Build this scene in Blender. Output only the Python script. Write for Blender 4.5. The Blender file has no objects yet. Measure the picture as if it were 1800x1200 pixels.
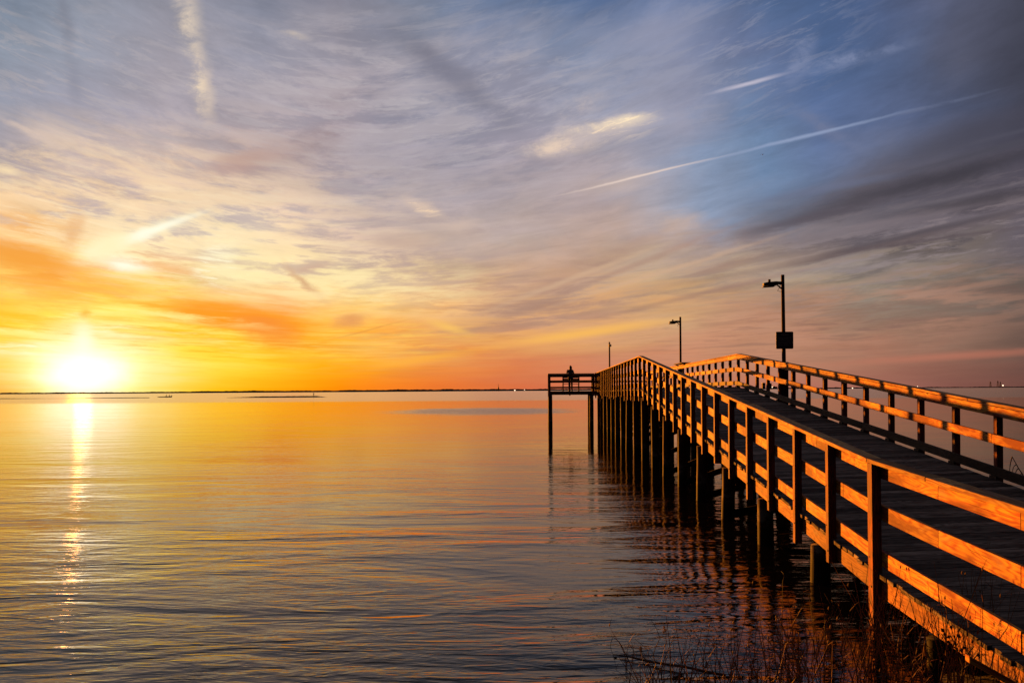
import bpy, bmesh, math, random
from mathutils import Matrix, Vector

random.seed(7)
SC = bpy.context.scene
COL = SC.collection
R = math.radians

# ------------------------------------------------------------------ camera
F = 1440.0            # focal length in pixels of the 1800 px wide photograph (28.8 mm)
EYE = 2.3             # eye height above the water
ROLL = 0.0065
cam_d = bpy.data.cameras.new('camera')
cam_d.sensor_width = 36.0
cam_d.lens = 28.8
cam_d.shift_y = 85.6 / 1800.0
cam_d.clip_start = 0.05
cam_d.clip_end = 60000.0
cam = bpy.data.objects.new('camera', cam_d)
COL.objects.link(cam)
cam.location = (0, 0, EYE)
cam.rotation_euler = (Matrix.Rotation(math.pi / 2, 3, 'X') @ Matrix.Rotation(-ROLL, 3, 'Z')).to_euler()
SC.camera = cam


def at(px, py, Y):
    """world point seen at photo position px, py at depth Y"""
    xs = px - ROLL * (py - 685.6)
    ys = py + ROLL * (px - 900)
    return Vector(((xs - 900) / F * Y, Y, EYE - (ys - 685.6) / F * Y))


def depth_at_water(px, py):
    ys = py + ROLL * (px - 900)
    return EYE * F / (ys - 685.6)


# ------------------------------------------------------------------ exposure
SC.view_settings.view_transform = 'Standard'
SC.view_settings.look = 'None'
SC.view_settings.exposure = 1.0
SC.view_settings.gamma = 1.0
SC.view_settings.use_curve_mapping = False
SC.cycles.max_bounces = 6
SC.cycles.diffuse_bounces = 0
SC.cycles.sample_clamp_indirect = 4.0
SC.cycles.sample_clamp_direct = 1.4
SC.cycles.caustics_reflective = False

# ------------------------------------------------------------------ sun
SUN_AZ = -27.9        # degrees right of +Y
SUN_EL = 0.85
sd = bpy.data.lights.new('sun', 'SUN')
sd.energy = 5.0
sd.color = (1.0, 0.30, 0.018)
sd.angle = R(0.6)
sun = bpy.data.objects.new('sun', sd)
COL.objects.link(sun)
sdir = Vector((math.sin(R(SUN_AZ)) * math.cos(R(SUN_EL)), math.cos(R(SUN_AZ)) * math.cos(R(SUN_EL)), math.sin(R(SUN_EL))))
sun.rotation_euler = sdir.to_track_quat('Z', 'Y').to_euler()
sun.location = (-20, 40, 10)


# ------------------------------------------------------------------ node helpers
def lin(c):
    out = []
    for v in c[:3]:
        v = v / 255.0
        out.append(v / 12.92 if v <= 0.04045 else ((v + 0.055) / 1.055) ** 2.4)
    return tuple(out) + (1.0,)


class NT:
    def __init__(self, tree):
        self.t = tree
        self.n = tree.nodes
        self.l = tree.links

    def put(self, sock, v):
        if hasattr(v, 'is_output') or isinstance(v, bpy.types.NodeSocket):
            self.l.new(v, sock)
        else:
            sock.default_value = v

    def m(self, op, a, b=None, c=None, clamp=False):
        n = self.n.new('ShaderNodeMath')
        n.operation = op
        n.use_clamp = clamp
        self.put(n.inputs[0], a)
        if b is not None:
            self.put(n.inputs[1], b)
        if c is not None:
            self.put(n.inputs[2], c)
        return n.outputs[0]

    def vm(self, op, a, b=None, scale=None):
        n = self.n.new('ShaderNodeVectorMath')
        n.operation = op
        self.put(n.inputs[0], a)
        if b is not None:
            self.put(n.inputs[1], b)
        if scale is not None:
            self.put(n.inputs['Scale'], scale)
        return n.outputs['Value'] if op in ('LENGTH', 'DOT_PRODUCT', 'DISTANCE') else n.outputs[0]

    def comb(self, x, y, z=0.0):
        n = self.n.new('ShaderNodeCombineXYZ')
        self.put(n.inputs[0], x)
        self.put(n.inputs[1], y)
        self.put(n.inputs[2], z)
        return n.outputs[0]

    def sep(self, v):
        n = self.n.new('ShaderNodeSeparateXYZ')
        self.put(n.inputs[0], v)
        return n.outputs

    def mapping(self, v, loc=(0, 0, 0), rot=(0, 0, 0), scale=(1, 1, 1), kind='POINT'):
        n = self.n.new('ShaderNodeMapping')
        n.vector_type = kind
        self.put(n.inputs['Vector'], v)
        n.inputs['Location'].default_value = loc
        n.inputs['Rotation'].default_value = rot
        n.inputs['Scale'].default_value = scale
        return n.outputs[0]

    def noise(self, v, scale=1.0, detail=3.0, rough=0.5, dist=0.0, out='Factor'):
        n = self.n.new('ShaderNodeTexNoise')
        self.put(n.inputs['Vector'], v)
        n.inputs['Scale'].default_value = scale
        n.inputs['Detail'].default_value = detail
        n.inputs['Roughness'].default_value = rough
        n.inputs['Distortion'].default_value = dist
        return n.outputs[0] if out == 'Factor' else n.outputs['Color']

    def rng(self, v, a, b, c, d, kind='LINEAR', clamp=True):
        n = self.n.new('ShaderNodeMapRange')
        n.interpolation_type = kind
        if kind == 'LINEAR':
            n.clamp = clamp
        self.put(n.inputs[0], v)
        for i, q in enumerate((a, b, c, d)):
            self.put(n.inputs[1 + i], q)
        return n.outputs[0]

    def mix(self, f, a, b, mode='MIX'):
        n = self.n.new('ShaderNodeMix')
        n.data_type = 'RGBA'
        n.blend_type = mode
        self.put(n.inputs[0], f)
        self.put(n.inputs[6], a)
        self.put(n.inputs[7], b)
        return n.outputs[2]

    def ramp(self, v, stops, interp='LINEAR'):
        n = self.n.new('ShaderNodeValToRGB')
        n.color_ramp.interpolation = interp
        els = n.color_ramp.elements
        while len(els) > 1:
            els.remove(els[0])
        els[0].position = stops[0][0]
        els[0].color = stops[0][1]
        for p, c in stops[1:]:
            e = els.new(p)
            e.color = c
        self.put(n.inputs[0], v)
        return n.outputs[0]


# ------------------------------------------------------------------ sky (world)
world = bpy.data.worlds.new('World')
SC.world = world
world.use_nodes = True
W = NT(world.node_tree)
for n in list(W.n):
    W.n.remove(n)
tc = W.n.new('ShaderNodeTexCoord')
dx, dy, dz = W.sep(tc.outputs['Generated'])
r_ = W.m('SQRT', W.m('ADD', W.m('MULTIPLY', dx, dx), W.m('MULTIPLY', dy, dy)))
cy = W.m('MAXIMUM', dy, W.m('MULTIPLY', r_, 0.55))
# gnomonic chart of the sky centred on the pier's compass heading, unit = 1/1440 rad
GX = W.m('MULTIPLY_ADD', W.m('DIVIDE', dx, cy), F, 900.0)
GY = W.m('MULTIPLY_ADD', W.m('DIVIDE', dz, cy), -F, 685.6)
GY = W.m('MAXIMUM', W.m('SUBTRACT', GY, W.m('MULTIPLY', W.m('SUBTRACT', GX, 900.0), ROLL)), -1200.0)
# cloud layer plane, streaks run toward azimuth -14 deg
ax_ = W.m('SQRT', W.m('ADD', W.m('POWER', W.m('MULTIPLY', W.m('SUBTRACT', GX, 650.0), 0.01), 2.0), 6.0))
up = W.m('MAXIMUM', W.m('SUBTRACT', 690.0, GY), 0.0)
q_ = W.m('MULTIPLY', up, W.m('EXPONENT', W.m('MULTIPLY', ax_, -0.07)))
lg = W.m('LOGARITHM', W.m('ADD', q_, 60.0), math.e)
flow = W.comb(W.m('MULTIPLY', GX, 0.0034), W.m('MULTIPLY', lg, 3.2), 0.0)
n1 = W.noise(flow, 1.0, 5.0, 0.55, 0.35, out='Color')
n1r, n1g, n1b = W.sep(n1)
n2 = W.noise(W.mapping(flow, loc=(3.1, 1.7, 0), scale=(2.0, 4.5, 1.0)), 1.0, 9.0, 0.70, 0.35)
n3 = W.noise(W.mapping(flow, loc=(7.1, 4.7, 0), scale=(1.4, 3.0, 1.0)), 1.0, 9.0, 0.66, 0.3)
G = W.comb(GX, GY, 0.0)
puff = W.noise(W.mapping(G, scale=(0.012, 0.02, 1.0)), 1.0, 9.0, 0.70, 0.3)
# warped chart
nearsun = W.rng(GX, 300.0, 900.0, 1.0, 0.25, 'SMOOTHSTEP')
wy = W.m('ADD', W.m('MULTIPLY', W.m('SUBTRACT', n1g, 0.5), W.rng(GX, 300.0, 1300.0, 120.0, 240.0)),
         W.m('MULTIPLY', W.m('SUBTRACT', n3, 0.5), W.m('MULTIPLY', nearsun, 90.0)))
# the warp dies away at the horizon, where the layer is seen edge on
hw = W.rng(GY, 690.0, 560.0, 0.12, 1.0, 'SMOOTHSTEP')
wy = W.m('MULTIPLY', wy, hw)
wx = W.m('MULTIPLY', W.m('SUBTRACT', n1r, 0.5), 120.0)
XW = W.m('ADD', GX, wx)
YW = W.m('ADD', GY, wy)

PX0, PX1 = -500.0, 2300.0
rows = [
    (684, [(-400, (120, 60, 30)), (-150, (215, 130, 45)), (0, (248, 172, 26)), (70, (255, 208, 60)), (148, (255, 250, 200)), (235, (255, 228, 90)), (320, (255, 204, 36)), (450, (255, 170, 10)), (600, (255, 138, 8)), (750, (233, 118, 45)), (900, (214, 108, 66)), (1050, (204, 112, 84)), (1200, (200, 121, 91)), (1350, (189, 119, 98)), (1500, (164, 103, 88)), (1650, (136, 86, 76)), (1800, (111, 70, 62)), (2100, (50, 32, 36))]),
    (640, [(-400, (130, 75, 40)), (-150, (225, 150, 60)), (0, (255, 202, 48)), (70, (255, 232, 120)), (148, (255, 255, 245)), (235, (255, 240, 140)), (320, (255, 224, 80)), (450, (255, 208, 50)), (560, (255, 175, 18)), (660, (252, 158, 30)), (760, (236, 140, 60)), (900, (216, 128, 82)), (1050, (206, 134, 100)), (1200, (200, 136, 105)), (1350, (187, 130, 103)), (1500, (168, 117, 96)), (1650, (145, 99, 85)), (1800, (111, 79, 72)), (2100, (48, 34, 38))]),
    (600, [(-400, (130, 85, 55)), (-150, (235, 170, 80)), (0, (255, 226, 100)), (70, (255, 238, 130)), (148, (255, 250, 200)), (235, (255, 240, 140)), (320, (255, 222, 70)), (420, (255, 200, 40)), (500, (250, 165, 25)), (560, (252, 172, 45)), (640, (250, 185, 80)), (760, (236, 165, 88)), (900, (222, 155, 92)), (1050, (216, 155, 105)), (1200, (200, 148, 113)), (1350, (185, 134, 107)), (1500, (164, 122, 101)), (1650, (141, 106, 91)), (1800, (110, 84, 76)), (2100, (45, 35, 40))]),
    (555, [(-400, (125, 90, 70)), (-150, (230, 165, 80)), (0, (253, 196, 40)), (80, (255, 216, 80)), (150, (255, 230, 115)), (235, (255, 226, 95)), (320, (255, 190, 35)), (420, (252, 162, 30)), (500, (246, 152, 60)), (570, (252, 195, 105)), (650, (252, 212, 135)), (760, (236, 182, 120)), (900, (206, 150, 114)), (1050, (205, 155, 120)), (1200, (200, 160, 118)), (1350, (176, 136, 111)), (1500, (155, 121, 103)), (1650, (132, 103, 91)), (1800, (105, 84, 78)), (2100, (42, 35, 42))]),
    (500, [(-400, (115, 95, 85)), (-150, (225, 165, 100)), (0, (252, 205, 95)), (100, (255, 200, 85)), (200, (255, 196, 80)), (300, (255, 215, 120)), (400, (255, 238, 180)), (500, (255, 230, 170)), (600, (254, 228, 168)), (700, (240, 206, 158)), (850, (205, 165, 134)), (1000, (196, 158, 134)), (1150, (193, 165, 136)), (1300, (176, 152, 128)), (1500, (149, 133, 118)), (1650, (127, 112, 102)), (1800, (97, 86, 82)), (2100, (40, 36, 44))]),
    (430, [(-400, (110, 98, 98)), (-150, (215, 165, 115)), (0, (240, 180, 105)), (100, (248, 200, 120)), (200, (254, 236, 185)), (300, (254, 232, 190)), (400, (253, 234, 192)), (500, (240, 210, 175)), (620, (212, 184, 165)), (750, (184, 162, 153)), (900, (182, 162, 154)), (1050, (180, 156, 148)), (1200, (176, 154, 145)), (1300, (150, 135, 136)), (1450, (132, 120, 124)), (1600, (120, 110, 116)), (1800, (96, 87, 96)), (2100, (38, 36, 46))]),
    (360, [(-400, (105, 100, 108)), (-150, (205, 170, 135)), (0, (245, 205, 155)), (120, (238, 205, 168)), (250, (222, 195, 176)), (370, (240, 212, 180)), (500, (222, 194, 175)), (620, (192, 174, 170)), (750, (178, 164, 166)), (900, (174, 160, 164)), (1050, (178, 160, 161)), (1150, (165, 160, 170)), (1250, (138, 152, 178)), (1350, (124, 130, 150)), (1500, (112, 108, 120)), (1650, (102, 95, 108)), (1800, (81, 74, 86)), (2100, (34, 34, 44))]),
    (280, [(-400, (100, 102, 114)), (-150, (160, 155, 160)), (0, (180, 168, 172)), (150, (205, 184, 176)), (300, (220, 192, 172)), (420, (190, 166, 158)), (520, (180, 160, 158)), (650, (170, 160, 170)), (800, (164, 157, 170)), (950, (168, 157, 167)), (1100, (172, 162, 170)), (1220, (132, 148, 177)), (1350, (108, 133, 168)), (1500, (104, 114, 144)), (1650, (93, 93, 111)), (1800, (70, 67, 84)), (2100, (30, 32, 42))]),
    (190, [(-400, (92, 98, 115)), (-150, (140, 145, 160)), (0, (150, 154, 170)), (150, (158, 156, 171)), (300, (172, 163, 172)), (450, (172, 162, 169)), (600, (172, 159, 166)), (750, (156, 154, 169)), (900, (148, 146, 162)), (1050, (150, 152, 171)), (1200, (142, 144, 166)), (1300, (104, 124, 158)), (1450, (92, 113, 156)), (1600, (85, 97, 130)), (1800, (63, 64, 80)), (2100, (26, 28, 38))]),
    (95, [(-400, (85, 94, 112)), (-150, (125, 135, 152)), (0, (135, 145, 161)), (150, (150, 154, 169)), (300, (158, 155, 167)), (450, (155, 154, 168)), (600, (160, 153, 162)), (720, (136, 136, 151)), (850, (138, 141, 161)), (1000, (116, 131, 160)), (1150, (132, 138, 163)), (1300, (106, 118, 153)), (1450, (80, 103, 145)), (1600, (80, 94, 127)), (1700, (81, 84, 104)), (1800, (64, 65, 81)), (2100, (24, 26, 36))]),
    (0, [(-400, (78, 88, 106)), (-150, (108, 120, 138)), (0, (116, 130, 150)), (150, (130, 138, 153)), (300, (142, 142, 155)), (450, (127, 131, 148)), (600, (132, 131, 146)), (750, (125, 134, 155)), (900, (98, 117, 150)), (1050, (87, 109, 148)), (1200, (103, 118, 152)), (1350, (76, 100, 140)), (1500, (76, 97, 138)), (1650, (90, 96, 123)), (1800, (70, 72, 88)), (2100, (22, 26, 36))]),
    (-250, [(-400, (58, 60, 72)), (0, (86, 88, 100)), (500, (88, 88, 98)), (900, (78, 84, 104)), (1350, (62, 76, 104)), (1800, (44, 48, 62)), (2100, (20, 24, 34))]),
    (-900, [(-400, (36, 38, 48)), (900, (44, 50, 66)), (1800, (28, 34, 46)), (2100, (16, 22, 32))]),
]
xf = W.rng(XW, PX0, PX1, 0.0, 1.0)
sky = None
for y, st in rows:
    c_ = W.ramp(xf, [((x - PX0) / (PX1 - PX0), lin(c)) for x, c in st])
    sky = c_ if sky is None else W.mix(W.rng(YW, float(ylast), float(y), 0.0, 1.0), sky, c_)
    ylast = y
# wispy brightness changes of the cloud layer
mod = W.m('ADD', W.m('MULTIPLY', W.m('SUBTRACT', n2, 0.5), 0.66), W.m('MULTIPLY', W.m('SUBTRACT', n1b, 0.5), 0.60))
modh = W.rng(GY, 690.0, 520.0, 0.25, 1.0, 'SMOOTHSTEP')
mod = W.m('MULTIPLY_ADD', mod, modh, 1.0)
sky = W.vm('SCALE', sky, scale=mod)

# named cloud features: (cx, cy, half length, half width, angle deg, colour, strength, edge noise amount)
fx = W.m('MULTIPLY', W.m('SUBTRACT', puff, 0.5), 60.0)
fy = W.m('MULTIPLY', W.m('SUBTRACT', n3, 0.5), 46.0)
GF = W.comb(W.m('ADD', GX, fx), W.m('ADD', GY, fy), 0.0)          # ragged
fx2 = W.m('MULTIPLY', W.m('SUBTRACT', n2, 0.5), 9.0)
GS = W.comb(GX, W.m('ADD', GY, fx2), 0.0)                          # nearly straight


def seg(x0, y0, x1, y1):
    return ((x0 + x1) / 2, (y0 + y1) / 2, math.hypot(x1 - x0, y1 - y0) / 2, math.degrees(math.atan2(y1 - y0, x1 - x0)))


def feature(cx, cy_, hl, hw_, ang, colour, strength, src=None, broken=None, inner=0.0):
    global sky
    d = W.vm('SUBTRACT', src or GF, (cx, cy_, 0))
    if ang == 0:
        d = W.vm('LENGTH', W.vm('MULTIPLY', d, (1 / hl, 1 / hw_, 0)))
    else:
        ca, sa = math.cos(R(ang)), math.sin(R(ang))
        a = W.vm('DOT_PRODUCT', d, (ca / hl, sa / hl, 0))
        b = W.vm('DOT_PRODUCT', d, (-sa / hw_, ca / hw_, 0))
        d = W.m('SQRT', W.m('MULTIPLY_ADD', a, a, W.m('MULTIPLY', b, b)))
    f = W.rng(d, inner, 1.0, strength, 0.0, 'SMOOTHSTEP')
    if broken is not None:
        f = W.m('MULTIPLY', f, broken)
    sky = W.mix(f, sky, lin(colour))


def line(x0, y0, x1, y1, hw_, colour, strength, src=None, broken=None, ext=1.15):
    cx, cy_, hl, ang = seg(x0, y0, x1, y1)
    feature(cx, cy_, hl * ext, hw_, ang, colour, strength, src, broken)


bro = W.rng(puff, 0.36, 0.62, 0.15, 1.0, 'SMOOTHSTEP')
brs = W.rng(n1b, 0.38, 0.62, 0.25, 1.0, 'SMOOTHSTEP')
b3 = W.rng(n3, 0.38, 0.60, 0.2, 1.0, 'SMOOTHSTEP')
# fibres: broad masks alternate two tones of cloud inside each region of the sky
hi = W.rng(n3, 0.46, 0.60, 0.0, 1.0, 'SMOOTHSTEP')
lo = W.rng(n3, 0.52, 0.40, 0.0, 1.0, 'SMOOTHSTEP')
fib = W.noise(W.mapping(flow, loc=(1.3, 9.1, 0), scale=(2.6, 9.5, 1.0)), 1.0, 10.0, 0.72, 0.5)
fh = W.rng(fib, 0.49, 0.60, 0.0, 1.0, 'SMOOTHSTEP')
fl = W.rng(fib, 0.51, 0.40, 0.0, 1.0, 'SMOOTHSTEP')
feature(250, 350, 620, 170, 6, (250, 218, 176), 0.75, GF, hi)
feature(300, 370, 680, 150, 4, (176, 164, 172), 0.75, GF, lo)
feature(260, 400, 620, 190, 6, (254, 232, 190), 0.55, GF, fh)
feature(150, 470, 420, 90, 6, (246, 160, 50), 0.70, GF, lo)
feature(560, 500, 480, 80, 3, (255, 236, 178), 0.80, GF, hi)
feature(700, 450, 420, 110, -4, (182, 156, 148), 0.75, GF, lo)
feature(200, 590, 640, 70, 3, (255, 240, 130), 0.60, GF, hi)
feature(280, 600, 640, 80, 3, (252, 172, 18), 0.60, GF, fl)
feature(600, 590, 380, 60, 3, (255, 208, 90), 0.60, GF, fh)
feature(950, 560, 520, 90, -10, (238, 176, 108), 0.55, GF, hi)
feature(1000, 520, 560, 110, -12, (158, 122, 112), 0.55, GF, lo)
feature(700, 200, 640, 260, 0, (182, 172, 176), 0.50, GF, hi)
feature(750, 200, 700, 260, 0, (126, 126, 144), 0.55, GF, lo)
feature(700, 180, 760, 260, 0, (190, 182, 186), 0.40, GF, fh)
feature(120, 140, 420, 200, 10, (178, 170, 174), 0.50, GF, fh)
feature(1250, 110, 420, 190, -20, (142, 146, 168), 0.55, GF, fh)
feature(1650, 380, 560, 150, -14, (66, 60, 70), 0.75, GF, lo)
feature(1600, 420, 560, 150, -14, (146, 132, 136), 0.60, GF, fh)
feature(1500, 570, 640, 90, -6, (128, 94, 88), 0.50, GF, fl)
feature(1500, 560, 640, 100, -8, (196, 142, 118), 0.45, GF, hi)
# darker bands
line(600, -20, 930, 235, 34, (108, 108, 124), 0.75, broken=brs)
line(700, 90, 900, 200, 60, (128, 126, 142), 0.55)
line(110, -60, 128, 120, 22, (116, 118, 132), 0.45, GF)
line(128, 90, 140, 200, 22, (134, 136, 152), 0.5, GS)
line(400, 315, 660, 205, 42, (166, 138, 132), 0.65, GF, W.m('MAXIMUM', lo, 0.4))
feature(430, 285, 120, 30, -15, (186, 152, 142), 0.7)
line(760, 600, 1190, 400, 30, (176, 136, 116), 0.75, GS, brs)
line(860, 590, 1400, 430, 16, (160, 122, 108), 0.7, GS, brs)
line(1130, 520, 1900, 355, 15, (92, 78, 82), 0.9, GF)
line(1240, 410, 1960, 250, 72, (80, 74, 84), 0.85, GS)
line(1400, 375, 1960, 235, 24, (54, 50, 60), 0.75, GF)
line(1350, 470, 1960, 330, 8, (82, 74, 82), 0.8, GS)
line(1420, 405, 1960, 285, 6, (112, 104, 112), 0.45, GS)
line(1500, 330, 1960, 205, 8, (72, 70, 82), 0.7, GS)
line(1560, 290, 1960, 190, 6, (92, 90, 104), 0.35, GS)
line(1300, 440, 1800, 345, 7, (128, 116, 122), 0.6, GS)
line(1400, 455, 1900, 385, 6, (88, 76, 82), 0.7, GS)
line(800, 592, 1340, 378, 9, (170, 134, 118), 0.6, GS)
line(820, 560, 1180, 424, 8, (214, 178, 146), 0.5, GS)
line(880, 566, 1420, 400, 7, (212, 172, 140), 0.5, GS)
line(960, 580, 1560, 440, 8, (152, 116, 104), 0.6, GS)
line(1480, 395, 1960, 310, 16, (66, 60, 68), 0.8, GS)
line(1250, 425, 1600, 340, 14, (84, 76, 86), 0.7, GS)
line(1450, 320, 1960, 160, 46, (68, 66, 80), 0.65, GS)
line(1300, 360, 1620, 300, 12, (106, 112, 138), 0.6, GS)
line(1290, 450, 1900, 330, 26, (110, 98, 104), 0.6, GS, brs)
feature(1760, 60, 150, 150, 0, (64, 64, 80), 0.3)
feature(128, 405, 30, 62, 8, (222, 158, 100), 0.6, GF, b3)
feature(50, 458, 170, 38, 14, (240, 156, 54), 0.9, GF, inner=0.2)
feature(60, 400, 120, 36, 20, (240, 178, 104), 0.7, GF, fl)
feature(410, 558, 190, 34, 8, (248, 148, 26), 0.95, inner=0.3)
feature(470, 580, 90, 40, 14, (242, 140, 52), 0.85, inner=0.2)
feature(300, 540, 160, 16, 6, (250, 168, 40), 0.8, broken=fl)
feature(190, 505, 150, 20, 6, (250, 178, 60), 0.7, broken=b3)
line(495, 455, 580, 540, 14, (208, 160, 120), 0.8)
feature(548, 468, 60, 15, -12, (206, 172, 150), 0.8)
feature(618, 565, 50, 20, -8, (222, 150, 92), 0.85)
feature(700, 430, 110, 22, 6, (188, 160, 150), 0.6, broken=b3)
# lighter bands
feature(300, 310, 190, 40, 18, (232, 200, 172), 0.55, broken=brs)
feature(240, 395, 120, 22, 6, (252, 226, 185), 0.55, broken=b3)
line(322, -60, 352, 130, 34, (222, 204, 184), 0.95, broken=bro)
line(345, 60, 375, 235, 30, (236, 212, 184), 0.85, broken=bro)
line(352, 110, 350, 200, 22, (250, 226, 190), 0.6, broken=bro)
line(136, 452, 380, 365, 19, (255, 246, 208), 0.9, GS)
line(150, 446, 376, 367, 9, (255, 252, 228), 1.0, GS)
line(180, 438, 300, 396, 14, (255, 252, 228), 0.9, GF)
line(130, 462, 250, 412, 26, (255, 246, 205), 0.9)
line(10, 300, 260, 372, 13, (250, 222, 184), 0.8, broken=b3)
line(130, 238, 330, 312, 12, (246, 218, 184), 0.7, broken=b3)
line(-20, 200, 170, 292, 9, (216, 194, 180), 0.7, broken=b3)
line(-40, 290, 60, 305, 12, (252, 226, 180), 0.8)
line(200, 330, 360, 338, 9, (250, 224, 186), 0.7, broken=b3)
line(-20, 8, 60, 36, 9, (172, 166, 168), 0.6, broken=bro)
line(20, 60, 80, 84, 9, (176, 170, 172), 0.6, broken=bro)
line(490, 55, 560, 72, 9, (198, 184, 172), 0.7, broken=bro)
line(230, 380, 420, 350, 16, (236, 208, 178), 0.5)
feature(222, 464, 74, 22, 8, (255, 253, 228), 1.0, GF)
line(150, 452, 240, 410, 30, (255, 240, 190), 0.8)
feature(380, 466, 50, 62, 0, (255, 250, 215), 1.0, GF, W.m('MAXIMUM', fh, 0.25))
feature(384, 445, 52, 16, 0, (255, 250, 214), 0.8, GF, b3)
feature(440, 400, 150, 20, 3, (252, 226, 180), 0.6, broken=b3)
feature(520, 520, 170, 20, 4, (255, 226, 165), 0.7, broken=b3)
feature(640, 490, 140, 30, 5, (254, 232, 176), 0.65, broken=b3)
feature(748, 364, 62, 17, 18, (244, 212, 178), 0.95, GF, W.m('MAXIMUM', fh, 0.45))
feature(800, 398, 90, 26, 8, (210, 184, 168), 0.7, broken=b3)
feature(1070, 226, 140, 28, -9, (240, 214, 188), 0.95, broken=W.m('MAXIMUM', fh, 0.3))
feature(1060, 222, 110, 18, -8, (250, 224, 190), 0.7, broken=bro)
feature(1100, 215, 76, 13, -8, (255, 232, 196), 1.0, GF, W.m('MAXIMUM', fh, 0.55))
feature(985, 256, 100, 26, -6, (232, 206, 184), 0.95, broken=W.m('MAXIMUM', bro, 0.4))
feature(1030, 190, 70, 28, -30, (198, 182, 178), 0.6, broken=bro)
feature(1080, 320, 110, 24, -12, (206, 182, 168), 0.5, broken=brs)
feature(1200, 390, 60, 26, -10, (216, 178, 148), 0.55, broken=brs)
line(820, 30, 1120, 60, 44, (146, 148, 168), 0.5, broken=brs)
line(1000, 100, 1330, 10, 46, (148, 150, 172), 0.5, broken=brs)
feature(1210, 220, 100, 50, -20, (160, 156, 172), 0.45, broken=bro)
line(1240, 168, 1400, 126, 6, (196, 190, 206), 0.85, GS)
line(1370, 130, 1640, 72, 20, (132, 142, 174), 0.75, broken=bro)
feature(1415, 105, 70, 24, -62, (128, 138, 170), 0.7, broken=bro)
feature(1460, 225, 120, 22, 32, (112, 120, 150), 0.7, broken=bro)
line(962, 349, 1300, 268, 3.4, (230, 208, 196), 0.9, GS)
line(1180, 298, 1640, 186, 5.0, (148, 162, 194), 0.8, GS)
line(1500, 223, 1790, 150, 5.0, (106, 114, 142), 0.55, GS, bro)
line(1180, 520, 1500, 430, 26, (186, 156, 136), 0.4, GS, brs)
line(1280, 490, 1780, 440, 20, (152, 140, 140), 0.55, GS, brs)
line(590, 655, 900, 606, 13, (252, 176, 62), 0.6, GS)
line(840, 612, 1230, 556, 15, (252, 188, 88), 0.8, GS)
line(850, 560, 1250, 520, 14, (222, 172, 116), 0.45, GS, brs)
line(740, 560, 840, 590, 12, (254, 200, 96), 0.6, GS)
line(1380, 644, 2000, 606, 11, (200, 118, 96), 0.45, GS)
line(940, 672, 1090, 664, 8, (240, 128, 88), 0.5, GS)
line(560, 603, 740, 556, 2.6, (206, 140, 70), 0.45, GS)
# glare round the sun
gl1 = W.rng(W.m('ADD', n3, 0.0), 0.35, 0.62, 0.55, 1.0, 'SMOOTHSTEP')
feature(300, 560, 260, 10, 6, (255, 240, 150), 0.7, broken=b3)
feature(240, 588, 190, 16, 5, (255, 252, 205), 0.95, broken=b3)
feature(30, 560, 150, 16, 10, (250, 190, 30), 0.8, broken=b3)
feature(40, 585, 160, 12, 6, (255, 244, 150), 0.8, broken=b3)
feature(10, 600, 150, 10, 8, (255, 205, 50), 0.75, broken=b3)
feature(80, 618, 240, 20, 3, (255, 253, 215), 0.95, broken=b3)
feature(520, 622, 230, 14, 6, (255, 206, 60), 0.6, broken=b3)
feature(146, 626, 140, 56, 0, (255, 250, 200), 0.85, GF, gl1)
feature(148, 655, 260, 76, 0, (255, 250, 190), 0.9, GS, gl1)
feature(147, 602, 30, 52, 0, (255, 253, 215), 1.0, GS)
feature(150, 550, 20, 16, 30, (232, 176, 60), 0.7)
sky_before_core = sky
feature(148, 656, 112, 50, 0, (255, 255, 250), 1.0, GF)
# the sun itself behind thin cloud
sv = W.mapping(G, loc=(146, 655, 0), scale=(24, 24, 1), kind='TEXTURE')
core = W.rng(W.vm('LENGTH', sv), 0.0, 1.0, 7.0, 0.0, 'SMOOTHSTEP')
glow = W.mapping(G, loc=(146, 655, 0), scale=(135, 80, 1), kind='TEXTURE')
glow = W.rng(W.vm('LENGTH', glow), 0.0, 1.0, 0.45, 0.0, 'SMOOTHSTEP')
add = W.m('ADD', core, glow)
sky = W.vm('ADD', sky, W.vm('SCALE', (1.0, 0.93, 0.62), scale=add))
# the sky behind the viewer is already in dusk
az = W.m('DIVIDE', dy, r_)
back = W.rng(az, 0.72, 0.10, 0.0, 1.0, 'SMOOTHSTEP')
dusk = W.ramp(W.m('ABSOLUTE', dz), [(0.0, lin((30, 22, 28))), (0.35, lin((26, 26, 38))), (1.0, lin((36, 46, 70)))])
sky = W.mix(back, sky, dusk)
top = W.rng(dz, 0.45, 0.95, 0.0, 1.0, 'SMOOTHSTEP')
sky = W.mix(top, sky, lin((78, 72, 74)))
bg = W.n.new('ShaderNodeBackground')
W.put(bg.inputs[0], sky)
bg.inputs[1].default_value = 0.5
# physical twilight air, a faint part of the whole
nis = W.n.new('ShaderNodeTexSky')
nis.sky_type = 'NISHITA'
nis.sun_disc = False
nis.sun_elevation = R(SUN_EL)
nis.sun_rotation = R(SUN_AZ)
bg2 = W.n.new('ShaderNodeBackground')
W.put(bg2.inputs[0], nis.outputs[0])
bg2.inputs[1].default_value = 0.004
adds = W.n.new('ShaderNodeAddShader')
W.l.new(bg.outputs[0], adds.inputs[0])
W.l.new(bg2.outputs[0], adds.inputs[1])
wo = W.n.new('ShaderNodeOutputWorld')
W.l.new(adds.outputs[0], wo.inputs[0])
world.cycles.sampling_method = 'MANUAL'
world.cycles.sample_map_resolution = 1024


# ------------------------------------------------------------------ materials
def new_mat(name):
    m = bpy.data.materials.new(name)
    m.use_nodes = True
    t = NT(m.node_tree)
    b = m.node_tree.nodes['Principled BSDF']
    return m, t, b


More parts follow.
